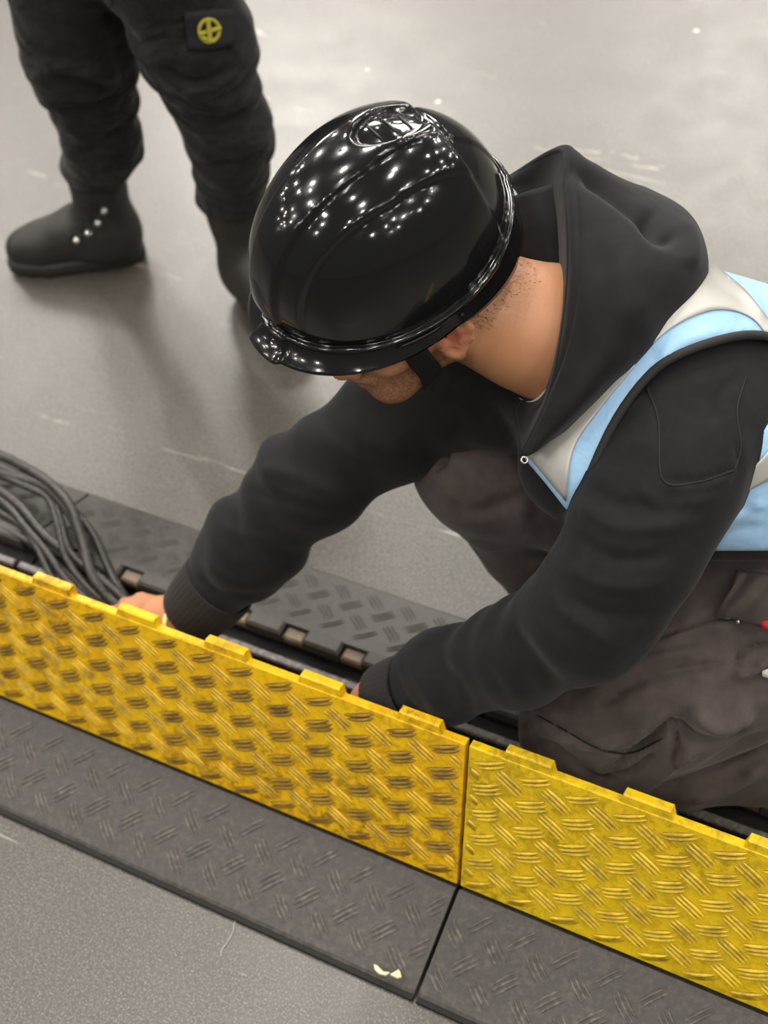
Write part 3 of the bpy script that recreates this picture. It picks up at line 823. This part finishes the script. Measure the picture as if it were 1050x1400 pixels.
# ---- hard hat
def g_gut(a):       # height of the gutter around the shell, a=0 front
    return .004+.006*math.cos(a)+.004*math.cos(2*a)
A_, B_, Hh = .134, .108, .136
def shell_pt(a, s):
    "s: 0 crown .. 1 gutter"
    e = s*math.pi/2; zt = math.cos(e)**.92 if e < math.pi/2-1e-6 else 0; rr = math.sin(e)**.86
    x = A_*rr*math.cos(a); y = B_*rr*math.sin(a)
    zz = g_gut(a)+(Hh-g_gut(a))*zt
    n = np.array([x/A_**2, y/B_**2, max(zz, 0)/Hh**2]); n /= np.linalg.norm(n)
    def st(v, w): return 1/(1+math.exp(-max(-30, min(30, v/w))))
    w = .0009; off = 0.
    ay = abs(y)
    front = st(x+.085, .001)
    nar = 1-.35*max(0, x)/A_
    off += .0048*st(.029*nar-ay, w)*front*(.25+.75*st(x+.058, .006))
    off += .0050*st(.062*nar-ay, w)*front*st(zz-.030, .004)
    off += .0015*front
    # scooped vent at the crown behind the cross step
    ve = ((x+.052)/.036)**2+(ay/.021)**2
    if ve < 1.6: off -= .0075*st(1-ve, .07)*(1 if x > -.087 else .2)
    back = st(-x-.092, .001)
    off += .002*back*st(.030-ay, .001)
    return np.array([x, y, zz])+n*off
KU = -.29*CR+.43*CU-.855*CF; KU /= np.linalg.norm(KU)
KF = -.755*CR-.65*CU-.03*CF; KF -= KU*(KF@KU); KF /= np.linalg.norm(KF); KL = np.cross(KU, KF)
KC = at(529, 337, 1.377)
def hel(p): return KC+KF*p[0]+KL*p[1]+KU*p[2]
NA, NS = 360, 150
V = []
for i in range(NS+1):
    s = i/NS
    for k_ in range(NA): V.append(hel(shell_pt(2*math.pi*k_/NA, max(s, .004))))
# gutter and skirt
def skirt(a, k_):
    c = math.cos(a); sa = math.sin(a)
    front = max(0, c)**1.4; back = max(0, -c)
    base = shell_pt(a, 1.0); n = np.array([base[0]/A_**2, base[1]/B_**2, 0]); n /= np.linalg.norm(n)
    drop = .018+.026*back**.8-.002*front; flare = .004+.021*front**.9+.000*back
    tab = [(.0030, .002), (.0065, .0015), (.0075, -.0015), (.0045, -.003), (.0025, -.0045)]
    if k_ < 5: o, z = tab[k_]; return base+n*o+np.array([0, 0, z])
    u = (k_-4)/8
    if u <= 1: return base+n*(.0025+flare*u**1.1)+np.array([0, 0, -.0045-drop*u*(1-.25*u*front)])
    # return underneath
    u2 = (k_-12)/6
    return base+n*(.0025+flare-.003-(flare+.002)*u2)+np.array([0, 0, -.0045-drop*(1-.25*front)-.001+drop*.8*u2])
NK = 19
for k_ in range(NK):
    for j in range(NA): V.append(hel(skirt(2*math.pi*j/NA, k_)))
F_ = grid_faces(NS+1+NK, NA, True)
V = np.array(V)
hard = empty('hard_hat', tuple(H(0, 0, .05)), '', ''); del hard['label']; del hard['category']
bpy.data.objects.remove(hard)
sh = link('hard_hat', V, F_, M_helmet, worker, label='glossy black hard hat with raised ribs and short brim')
tr_h = bvh(V, F_)
# crown vent insert, side slot and rivet, rear seam
b = MB(); 
for (x, y) in ((-.068, 0), (-.052, 0), (-.036, 0)):
    pts = []
    for s in np.linspace(-.011, .011, 5):
        rr = math.hypot((x)/A_, s/B_); sang = math.asin(min(1, rr)**(1/.86))/(math.pi/2); aa = math.atan2(s/B_, x/A_)
        pts.append(hel(shell_pt(aa, sang)))
    b.tube([p+KU*.0006 for p in pts], .0012, 6)
b.build('vent_grille', M_helmdark, sh, smooth=True)
def sidept(a, k_, out=.001):
    p = skirt(a, k_); n = np.array([math.cos(a)/A_, math.sin(a)/B_, 0]); n /= np.linalg.norm(n); return hel(p+n*out)
for s in (1, -1):
    b = MB(); b.tube([sidept(s*math.radians(x), 6, .0006) for x in range(62, 84, 3)], [.0008]+[.0022]*6+[.0008], 8); b.build('accessory_slot', M_helmdark, sh, smooth=True)
    b = MB(); P = sidept(s*math.radians(92), 8, .0002); n_ = KL*s; b.tube([P-n_*.001, P+n_*.0012], .0026, 12); b.build('rivet', M_helmdark, sh, smooth=True)
# inner suspension headband
b = MB(); ring = [H(.095*math.cos(a)-.004, .080*math.sin(a), .050) for a in np.linspace(0, 2*math.pi, 49)]
Vr = []; 
for z in (0, .028):
    for a in np.linspace(0, 2*math.pi, 49)[:-1]: Vr.append(H(.104*math.cos(a)-.008, .083*math.sin(a), .040+z-.012*math.cos(a)*0))
o = link('headband', Vr, grid_faces(2, 48, True), M_blackcloth, sh); solidify(o, .002)
# chin strap: laid on the near cheek, mirrored to the far one
path = catmull([(.040, .080, .060), (.043, .078, .020), (.040, .074, -.025), (.036, .060, -.068), (.034, .030, -.100), (.034, 0, -.108), (.034, -.030, -.100), (.036, -.060, -.068), (.040, -.074, -.025), (.043, -.078, .020), (.040, -.080, .060)], 60)
Vs = []
for wv_ in np.linspace(-.014, .014, 6):
    for i_, p_ in enumerate(path):
        g_ = H(*((p_+np.array([wv_, 0, wv_*.35]))*HSC)); n_ = tr_head.find_nearest(Vector(g_))
        Vs.append(np.array(n_[0])+np.array(n_[1])*.0035)
Vs = np.array(Vs).reshape(6, 60, 3)
for _ in range(6): Vs[:, 1:-1] = (Vs[:, :-2]+2*Vs[:, 1:-1]+Vs[:, 2:])/4
Fs = grid_faces(6, 60)
ctr = HC
Vs = Vs+(Vs-ctr)/np.linalg.norm(Vs-ctr, axis=-1, keepdims=True)*.0015
o = link('chin_strap', Vs.reshape(-1, 3), Fs, M_blackcloth, sh); solidify(o, .0025, 0)
b = MB(); b.tube([cast(tr_head, x, y, .006, 1.36) for x, y in ((524, 496), (534, 486), (546, 478), (558, 472), (566, 469))], .0022, 8); b.build('strap_slider', M_strapclip, sh, smooth=True)

# ---- hoodie
T0, T1, T2, T3, T4 = at(835, 480, 1.515), at(905, 545, 1.53), at(990, 590, 1.54), at(1085, 660, 1.56), at(1120, 770, 1.58)
def torso(P):
    d = chain(P, [T0, T1, T2, T3, T4], [.100, .132, .140, .140, .135], .05)
    d = smin(d, cone(P, at(935, 560, 1.50), at(640, 520, 1.62), .080, .075), .05)
    d = smin(d, cone(P, at(915, 500, 1.455), at(795, 628, 1.475), .078, .070), .04)
    return d
def folds(P, a, b, n, amp, ph=0.):
    "soft rings of cloth along an arm"
    ab = b-a; L = np.linalg.norm(ab); t = ((P-a)@ab)/L/L; q = P-a
    w = np.sin(t*n*6.283+ph+2.2*np.sin(q[..., 0]*22+ph)+1.6*np.sin(q[..., 1]*26))
    return amp*w*np.clip(t*6, 0, 1)*np.clip((1-t)*6, 0, 1)
wLc, wRc = at(552, 944, 1.69), at(290, 808, 1.84)
def hoodie_fn(P):
    tr = smax(torso(P), (project(P)[..., 1]-764)/1250, .004)
    aL = chain(P, [at(955, 575, 1.43), at(914, 655, 1.41), at(868, 745, 1.405), at(806, 842, 1.44), at(708, 893, 1.55), at(608, 925, 1.645), wLc], [.076, .068, .064, .061, .054, .048, .040], .045)
    aL = aL+folds(P, elL, wLc, 5, .0012)+.0025*wob(P, 38)
    aR = chain(P, [at(640, 490, 1.62), at(540, 575, 1.67), elR, at(345, 745, 1.80), wRc], [.070, .066, .062, .060, .046], .04)
    aR = aR+folds(P, shR, wRc, 5, .0030, 2.)+.003*wob(P, 34, 1.)
    d = smin(tr, aL, .02); d = smin(d, aR, .045)
    # front collar standing round the neck
    col_c = NECK
    axn = (HC-NECK)/np.linalg.norm(HC-NECK)
    qq = P-(NECK+axn*.015); h = qq@axn; rr = np.linalg.norm(qq-h[..., None]*axn, axis=-1)
    ringc = np.sqrt(np.maximum(rr-.094, -.2)**2+(h*.55)**2)-.016
    d = smin(d, ringc, .02)
    return d+.0016*wob(P, 60, 2.)
hV, hF = nets(hoodie_fn, (-.62, .08, .12), (.62, .95, .95), .0050)
hV = relax(hV, hF, 1)
HS = [([(430, 560), (480, 610), (545, 640)], 10, -.004), ([(350, 640), (400, 650), (490, 690)], 11, .006), ([(340, 668), (400, 690), (470, 705)], 9, -.006),
      ([(300, 720), (350, 735), (430, 745)], 9, .005), ([(275, 765), (320, 795), (385, 800)], 9, .006), ([(268, 785), (300, 810), (352, 815)], 6, -.005),
      ([(880, 530), (900, 575), (905, 650)], 4, -.003), ([(905, 655), (950, 658), (1005, 640)], 4, -.004), ([(1005, 600), (1012, 640), (1000, 665)], 4, -.004), ([(905, 663), (950, 668), (1003, 652)], 5, .003),
      ([(860, 610), (900, 600)], 10, .003), ([(800, 660), (850, 690), (960, 690)], 12, -.007), ([(790, 690), (850, 722), (950, 715)], 12, .008), ([(780, 730), (840, 765), (920, 760)], 11, -.008),
      ([(770, 770), (830, 800), (915, 800)], 12, .008), ([(760, 810), (820, 840), (890, 845)], 11, -.008), ([(745, 800), (790, 850), (850, 890)], 13, .008), ([(690, 850), (730, 900), (770, 950)], 11, -.007),
      ([(650, 870), (690, 920), (715, 965)], 12, .006), ([(590, 890), (630, 940), (650, 980)], 9, -.005), ([(560, 910), (585, 950), (600, 985)], 9, .005), ([(540, 915), (552, 950), (580, 985)], 6, -.004),
      ([(975, 580), (985, 540), (1010, 510)], 8, -.006), ([(840, 560), (900, 545), (990, 520)], 14, .004), ([(870, 660), (905, 690), (985, 680)], 9, .006)]
hV = sculpt(hV, hF, HS, .65)
hoodie = link('hoodie', hV, hF, M_hoodie, worker)
tr_hd = bvh(hV, hF)
for sp in ([(884, 528), (900, 575), (906, 655), (950, 660), (1004, 643)], [(1004, 643), (1013, 610), (1008, 560), (1020, 515)]):
    q_ = [cast(tr_hd, x, y, .0002) for x, y in catmull(sp, 40)]; b = MB(); b.tube([x for x in q_ if x is not None], .0013, 6); b.build('seam', M_blackcloth, hoodie, smooth=True)
# ribbed cuffs
def cuff(p0, p1, r0, r1, name='cuff'):
    ax = (p1-p0)/np.linalg.norm(p1-p0); a_ = np.cross(ax, [0, 0, 1.]); a_ /= np.linalg.norm(a_); b_ = np.cross(ax, a_)
    V = []; n = 120
    for i in range(13):
        t = i/12; r = r0+(r1-r0)*t+(.002*math.sin(t*math.pi))-(.004 if i == 12 else 0)
        for k_ in range(n):
            an = 2*math.pi*k_/n; q = r+(.0009 if k_ % 3 == 0 else -.0004); V.append(p0+(p1-p0)*t+(a_*math.cos(an)+b_*math.sin(an))*q)
    F_ = grid_faces(13, n, True); o = link(name, V, F_, M_hoodrib, hoodie); solidify(o, .003, 1); return o
cuff(at(300, 798, 1.835), at(260, 842, 1.868), .050, .042)
cuff(at(565, 941, 1.665), at(520, 955, 1.705), .042, .036)
# wristband
b = MB(); axr = dR/np.linalg.norm(dR); a_ = np.cross(axr, [0, 0, 1.]); a_ /= np.linalg.norm(a_); b_ = np.cross(axr, a_); V = []
wc = at(247, 853, 1.867)
for hh in (-.004, .004):
    for k_ in range(40): an = 2*math.pi*k_/40; V.append(wc+axr*hh+(a_*math.cos(an)+b_*math.sin(an))*.0335)
o = link('wristband', V, grid_faces(2, 40, True), M_band, worker, label='pale yellow wristband at the cuff'); solidify(o, .002)
# undershirt collar
axn = (HC-NECK)/np.linalg.norm(HC-NECK); a_ = np.cross(axn, [0, 0, 1.]); a_ /= np.linalg.norm(a_); b_ = np.cross(axn, a_)
V = []
for i, (hh, r) in enumerate(((-.03, .092), (0, .086), (.020, .079), (.026, .0775), (.020, .075))):
    for k_ in range(60):
        an = 2*math.pi*k_/60; V.append(NECK+axn*(hh+.016)+(a_*math.cos(an)+b_*math.sin(an))*r)
link('undershirt', V, grid_faces(5, 60, True), M_tee, worker)

# hood lying open on the shoulders
NV = 60
rows = [
 # inner lining, tucked behind the neck
 [(705, 560, 1.46), (735, 520, 1.50), (752, 470, 1.52), (750, 410, 1.53), (738, 350, 1.53), (722, 300, 1.53), (706, 262, 1.54), (688, 250, 1.55)],
 [(712, 600, 1.42), (745, 540, 1.43), (762, 470, 1.44), (767, 400, 1.45), (762, 330, 1.47), (752, 285, 1.49), (732, 252, 1.52), (688, 248, 1.55)],
 # opening edge
 [(716, 622, 1.385), (752, 545, 1.375), (770, 465, 1.37), (779, 385, 1.375), (779, 320, 1.39), (774, 255, 1.42), (768, 205, 1.46), (688, 250, 1.57)],
 [(724, 622, 1.380), (765, 550, 1.362), (788, 470, 1.352), (800, 390, 1.352), (803, 325, 1.37), (797, 262, 1.40), (778, 205, 1.455), (698, 243, 1.585)],
 [(745, 605, 1.385), (800, 540, 1.355), (838, 460, 1.335), (856, 385, 1.335), (858, 325, 1.36), (836, 262, 1.41), (794, 218, 1.47), (740, 222, 1.60)],
 [(770, 588, 1.40), (835, 520, 1.375), (882, 450, 1.355), (910, 385, 1.355), (912, 330, 1.38), (880, 275, 1.43), (835, 243, 1.50), (780, 235, 1.62)],
 [(788, 572, 1.42), (855, 510, 1.40), (905, 455, 1.385), (945, 395, 1.385), (950, 335, 1.41), (922, 286, 1.455), (870, 258, 1.53), (810, 245, 1.64)],
 [(795, 566, 1.44), (862, 508, 1.425), (915, 458, 1.42), (958, 398, 1.43), (963, 345, 1.45), (938, 293, 1.50), (885, 264, 1.57), (830, 255, 1.67)],
 [(790, 566, 1.47), (855, 508, 1.46), (905, 458, 1.47), (945, 400, 1.48), (950, 352, 1.50), (925, 308, 1.55), (875, 285, 1.61), (820, 280, 1.68)]]
V, F_ = loft(rows, 64, 72)
V = sculpt(V, np.array([f[::-1] for f in F_]), [([(780, 232), (830, 262), (880, 300), (905, 322)], 10, -.014), ([(900, 285), (885, 310), (905, 330), (925, 325)], 9, -.010), ([(800, 215), (850, 245), (895, 265)], 10, .008), ([(935, 300), (945, 335), (940, 370)], 12, .006),
   ([(722, 590), (768, 500), (790, 400), (792, 300), (785, 240)], 2.6, -.0035), ([(850, 400), (880, 460), (840, 520)], 25, .005), ([(820, 330), (830, 430), (790, 520)], 16, -.004)])
hood = link('hood', V, F_, M_hoodie, hoodie); solidify(hood, .006, 0); s_ = hood.modifiers.new('sub', 'SUBSURF'); s_.levels = 1; s_.render_levels = 1
tr_hood = bvh(V, F_)
# second soft fold of lining inside the opening
rows2 = [[(716, 262, 1.49), (728, 330, 1.47), (745, 385, 1.455), (758, 430, 1.45)], [(735, 250, 1.47), (752, 310, 1.445), (765, 380, 1.43), (772, 440, 1.425)], [(760, 262, 1.455), (770, 320, 1.44), (776, 390, 1.43), (779, 445, 1.42)]]
rows2 = [[(684, 275, 1.50), (700, 330, 1.50), (728, 385, 1.49), (742, 430, 1.48)], [(722, 262, 1.465), (738, 318, 1.455), (750, 375, 1.455), (757, 430, 1.455)], [(760, 252, 1.47), (768, 315, 1.45), (772, 380, 1.445), (776, 435, 1.44)]]
V2, F2 = loft(rows2, 20, 24); o = link('hood_lining', V2, F2, M_hoodie, hoodie); solidify(o, .004)
# edge seam of the hood opening and the metal drawcord eyelet
ed = catmull([at(*q) for q in rows[2]], 60); b = MB(); b.tube(list(ed), .0042, 8); b.build('hood_hem', M_hoodie, hoodie, smooth=True)
P = at(717, 629, 1.380); b = MB(); an = np.linspace(0, 2*math.pi, 17); b.tube([P+(CR*math.cos(a)+CU*math.sin(a))*.0032 for a in an], .0012, 6, cap=False); b.build('drawcord_eyelet', M_metal, hoodie, smooth=True)

# ---- vest
arm_poly = [(1120, 485), (1046, 458), (1010, 459), (960, 472), (912, 492), (880, 520), (850, 560), (828, 600), (808, 645), (792, 680), (780, 702), (740, 730), (700, 900), (900, 900), (960, 757), (985, 700), (1005, 655), (1022, 620), (1060, 560), (1120, 530)]
def vest_fn(P):
    d = torso(P)-.012+.002*wob(P, 26, 3.)
    pr = project(P)
    arm = np.maximum(poly_sd(pr[..., :2], arm_poly)/1350, pr[..., 2]-1.52)
    d = smax(d, -arm, .003)
    # hem, neckline and the open front
    hem = (pr[..., 1]-753)/1250
    neck = np.linalg.norm(P-at(770, 440, 1.47), axis=-1)-.112
    front = poly_sd(pr[..., :2], [(400, 300), (712, 500), (716, 626), (745, 660), (778, 702), (700, 900), (300, 900)])/1350
    front = np.maximum(front, pr[..., 2]-1.56)
    d = smax(d, hem, .003); d = smax(d, -neck, .004); d = smax(d, -front, .003)
    shoulderR = np.linalg.norm(P-at(610, 510, 1.62), axis=-1)-.15
    return smax(d, -shoulderR, .004)
vV, vF = nets(vest_fn, (-.15, .2, .2), (.62, .95, .95), .0045)
vV = relax(vV, vF, 1)
vV = sculpt(vV, vF, [([(975, 640), (1010, 690), (1050, 700)], 8, -.004), ([(985, 720), (1015, 700), (1050, 690)], 9, .005), ([(975, 735), (1010, 725), (1048, 720)], 6, -.003), ([(900, 500), (930, 470), (985, 450)], 8, .004), ([(990, 380), (1020, 400), (1045, 440)], 8, .004)])
vest = link('safety_vest', vV, vF, M_vest, worker)
tr_v = bvh(vV, vF)
def strip(tree, e1, e2, m, parent, name='reflective_strip', nu=8, nv=26, lift=.0025, t=.0012):
    Vd, Fd = drape(tree, e1, e2, nu, nv, lift); o = link(name, Vd, Fd, m, parent); solidify(o, t); return o
strip(tr_v, [(868, 478), (905, 425), (958, 362), (1010, 388), (1046, 430), (1062, 455)], [(872, 488), (920, 447), (965, 426), (1000, 424), (1030, 436), (1050, 460)], M_reflect, vest)
strip(tr_v, [(722, 624), (768, 580), (818, 535), (866, 495)], [(774, 686), (784, 615), (818, 562), (868, 500)], M_reflect, vest)
strip(tr_v, [(1004, 672), (1020, 650), (1040, 628), (1064, 600)], [(992, 694), (1016, 676), (1040, 662), (1066, 650)], M_reflect, vest)
pp = [(1060, 466), (1046, 459), (1010, 459), (960, 472), (912, 493), (880, 521), (850, 561), (828, 601), (808, 646), (792, 681), (781, 702)]
pc = catmull(pp, 60); pts = []
for x, y in pc:
    P = None
    for dx, dy in ((-4, -4), (-7, -6), (-2, -8), (-10, -10)):
        P = cast(tr_v, x+dx, y+dy, .0)
        if P is not None: break
    if P is not None: pts.append(at(x, y, depth_of(P)))
pts = np.array(pts)
for _ in range(3): pts[1:-1] = (pts[:-2]+pts[1:-1]*2+pts[2:])/4
b = MB(); b.tube(list(pts), .0048, 8); b.build('piping', M_pipe, vest, smooth=True)

# ---- trousers
hipL, knL, anL = at(1060, 850, 1.60), at(790, 1000, 1.735), at(1110, 1085, 1.74)
hipR, knR, anR = at(1010, 700, 1.74), at(655, 630, 1.70), at(742, 800, 1.95)
def trouser_fn(P):
    l1 = chain(P, [hipL, at(930, 915, 1.62), at(830, 975, 1.69), knL+np.array([0.0, 0, .0])], [.125, .105, .088, .074], .05)
    l2 = chain(P, [at(805, 1015, 1.76), at(920, 1032, 1.75), at(1060, 1015, 1.75), at(1180, 1020, 1.75)], [.065, .064, .070, .060], .04)
    r1 = chain(P, [hipR, at(830, 660, 1.73), knR], [.12, .095, .082], .05)
    r2 = chain(P, [knR+np.array([0, 0, -.02]), at(712, 725, 1.83), anR], [.072, .062, .050], .04)
    d = smin(smin(l1, l2, .03), smin(r1, r2, .03), .03)
    d = smin(d, chain(P, [at(1090, 800, 1.60), at(1030, 790, 1.64)], [.135, .13], .05), .05)
    d = d+.0035*wob(P, 34)+.002*wob(P, 70, 2.)
    return smax(d, -(P[..., 2]-.046), .004)
tV, tF = nets(trouser_fn, (-.30, .15, .0), (.66, .92, .66), .0055)
tV = relax(tV, tF, 1)
TS = [([(900, 875), (960, 850), (1010, 840)], 4, -.004), ([(880, 890), (950, 862), (1000, 853)], 7, .004), ([(820, 965), (890, 925), (990, 905)], 7, -.005), ([(800, 950), (880, 905), (960, 890)], 10, .006),
      ([(725, 975), (790, 1010), (860, 1030), (920, 1000)], 4, -.005), ([(740, 1000), (830, 1020), (915, 975)], 7, .005), ([(740, 1010), (790, 1050), (830, 1080)], 8, -.005), ([(830, 1060), (880, 1020), (920, 985)], 6, -.008),
      ([(920, 985), (960, 1015), (1020, 1000)], 8, -.010), ([(940, 965), (980, 985), (1030, 960)], 16, .014), ([(900, 1080), (970, 1050), (1050, 1000)], 8, -.007), ([(930, 1095), (990, 1075), (1050, 1045)], 9, .007), ([(850, 1090), (900, 1060), (960, 1020)], 7, .006), ([(800, 1075), (860, 1060), (900, 1030)], 7, -.006),
      ([(915, 985), (925, 1020), (920, 1050)], 5, -.008), ([(1000, 910), (1015, 890), (1050, 880)], 5, -.006), ([(1000, 925), (1035, 915), (1050, 900)], 5, .006),
      ([(600, 590), (608, 625), (590, 645)], 6, -.010), ([(650, 560), (700, 640), (720, 730)], 20, .004), ([(610, 690), (660, 700), (740, 660)], 12, -.004)]
tV = sculpt(tV, tF, [(a, b*.85, c) for a, b, c in TS], 2.0)
trous = link('trousers', tV, tF, M_trouser, worker)
tr_t = bvh(tV, tF)
# cargo pocket flap with button and red tab
Vd, Fd = drape(tr_t, [(1008, 782), (1035, 785), (1075, 790)], [(978, 842), (1010, 848), (1070, 856)], 12, 16, .009)
G = Vd.reshape(12, 16, 3); 
for i in range(12):
    for j in range(16): G[i, j] += -CF*(.006*math.sin(i/11*math.pi)+.004*math.sin(j*.9+i*.5))
o = link('pocket_flap', G.reshape(-1, 3), Fd, M_trouser, trous); solidify(o, .004)
P = cast(tr_t, 1009, 850, .010, 1.55); b = MB(); b.tube([P+CF*.004, P, P-CF*.002], [.0032, .0032, .0016], 12); b.build('button', M_metal, trous, smooth=True)
Vd, Fd = drape(tr_t, [(1038, 850), (1062, 846)], [(1044, 860), (1064, 862)], 3, 4, .012); o = link('red_tab', Vd, Fd, M_red, trous, label='red fabric tab'); solidify(o, .002)
Vd, Fd = drape(tr_t, [(1042, 918), (1070, 905)], [(1042, 924), (1070, 934)], 3, 4, .006); o = link('pale_tag', Vd, Fd, M_tee, trous); solidify(o, .002)
# knee and thigh panel seam
b = MB(); pts = [cast(tr_t, x, y, .0005, 1.7) for x, y in catmull([(735, 978), (775, 1000), (815, 1022), (860, 1030), (905, 1010)], 24)]; b.tube(pts, .0012, 6); b.build('seam', M_blackcloth, trous, smooth=True)
# hoodie waistband under the vest
b = MB()
def hem_fn(P):
    pr = project(P); d = torso(P)-.004; return smax(d, np.maximum((pr[..., 1]-767)/1250, (735-pr[..., 1])/1250), .003)
v_, f_ = nets(hem_fn, (.0, .2, .1), (.62, .9, .7), .006); link('waistband', v_, f_, M_hoodrib, hoodie)
# boots
rt = anR.copy(); bR, lcR, tpR = boot(worker, on(706, 842, 0), on(706, 842, 0)+np.array([.235, .13, 0]), top=.12)
ft = at(1190, 1030, 1.75); bL, lcL, tpL = boot(worker, (ft[0]+.06, ft[1]+.02, 0), (ft[0]+.32, ft[1]+.09, 0), z0=.0, top=.10)

# ---------------------------------------------------------------- loose cables
def cable(ctrl, r, label, group='black cables piled into the ramp'):
    pts = catmull(ctrl, 60); b = MB(); b.tube(list(pts), r, 12); o = b.build('cable', M_cable, None, smooth=True)
    return tag(o, label, 'cable', group)
def gp(px, py, z): return on(px, py, z)
CB = [
 ([gp(-120, 590, .05), gp(-40, 610, .06), gp(10, 627, .07), gp(60, 655, .08), gp(95, 690, .085), gp(112, 735, .08), gp(128, 790, .065), gp(165, 835, .04), gp(205, 862, .03)], .0085, 'outermost black cable, thick, arching over the far wing of the ramp'),
 ([gp(-120, 606, .05), gp(-30, 628, .06), gp(20, 648, .065), gp(70, 672, .075), gp(104, 716, .075), gp(120, 770, .065), gp(150, 815, .05), gp(196, 856, .035)], .0085, 'black cable lying just inside the outermost arch of the pile'),
 ([gp(-100, 640, .04), gp(-20, 645, .06), gp(35, 665, .07), gp(66, 682, .07), gp(80, 722, .07), gp(92, 765, .065), gp(130, 812, .05), gp(185, 850, .03)], .006, 'thin black cable with a pale glint in the middle of the pile'),
 ([gp(-90, 655, .05), gp(-20, 662, .055), gp(25, 690, .06), gp(60, 730, .06), gp(110, 770, .06), gp(150, 800, .06), gp(190, 838, .045), gp(225, 868, .03)], .0075, 'black cable crossing the pile diagonally to his right hand'),
 ([gp(-100, 690, .045), gp(-30, 672, .05), gp(8, 690, .06), gp(36, 722, .06), gp(62, 752, .058), gp(88, 788, .055), gp(120, 820, .045), gp(150, 848, .03)], .0065, 'shiny black cable curving down at the near side of the pile'),
 ([gp(-90, 632, .05), gp(-30, 640, .065), gp(30, 655, .07), gp(62, 668, .072)], .006, 'short pale-looking black cable end on top of the pile'),
 ([gp(-80, 700, .04), gp(-20, 715, .045), gp(30, 735, .05), gp(70, 765, .05), gp(110, 800, .048), gp(140, 828, .04), gp(170, 858, .03)], .006, 'lowest black cable of the pile, over the inner hinge row'),
 ([gp(60, 662, .06), gp(76, 688, .07), gp(86, 720, .07), gp(98, 756, .068), gp(135, 790, .06), gp(170, 826, .045), gp(200, 862, .03)], .005, 'thin black cable dropping steeply through the pile'),
 ([gp(-100, 668, .045), gp(-30, 690, .05), gp(20, 712, .055), gp(48, 745, .056), gp(72, 790, .05), gp(100, 822, .04), gp(128, 846, .03)], .0055, 'black cable hugging the raised yellow lid'),
 ([gp(104, 700, .06), gp(130, 735, .062), gp(148, 775, .06), gp(170, 815, .05), gp(200, 850, .035), gp(228, 872, .025)], .0065, 'black cable furthest right, beside his right hand'),
]
for c in CB: cable(*c)

# ---------------------------------------------------------------- small litter
b = MB(); z = .016
P = on(513, 1321, .018)
def scrap(px, pts, z=.020):
    b = MB(); top = [on(x, y, z+.004) for x, y in pts]; bot = [p-np.array([0, 0, .004]) for p in top]; n = len(pts)
    b.add(top+bot, [tuple(range(n)), tuple(range(n, 2*n))[::-1]]+[(i, n+i, n+(i+1) % n, (i+1) % n) for i in range(n)]); return b
tag(scrap(0, [(511, 1318), (516, 1320), (524, 1328), (533, 1329), (527, 1333), (518, 1331), (512, 1325)]).build('paper_scrap', M_paper), 'left cream scrap on the black ramp edge near the seam', 'litter', 'cream paper scraps')
tag(scrap(0, [(533, 1332), (545, 1325), (547, 1328), (549, 1335), (543, 1337), (537, 1334)]).build('paper_scrap', M_paper), 'right cream scrap on the black ramp edge, nearest the seam', 'litter', 'cream paper scraps')
b = MB(); b.tube([on(x, y, .0012) for x, y in catmull([(321, 1258), (319, 1272), (313, 1285), (304, 1298), (302, 1308)], 20)], .0007, 6)
tag(b.build('thread', M_thread, None, smooth=True), 'white thread lying on the concrete below the ramp', 'litter')
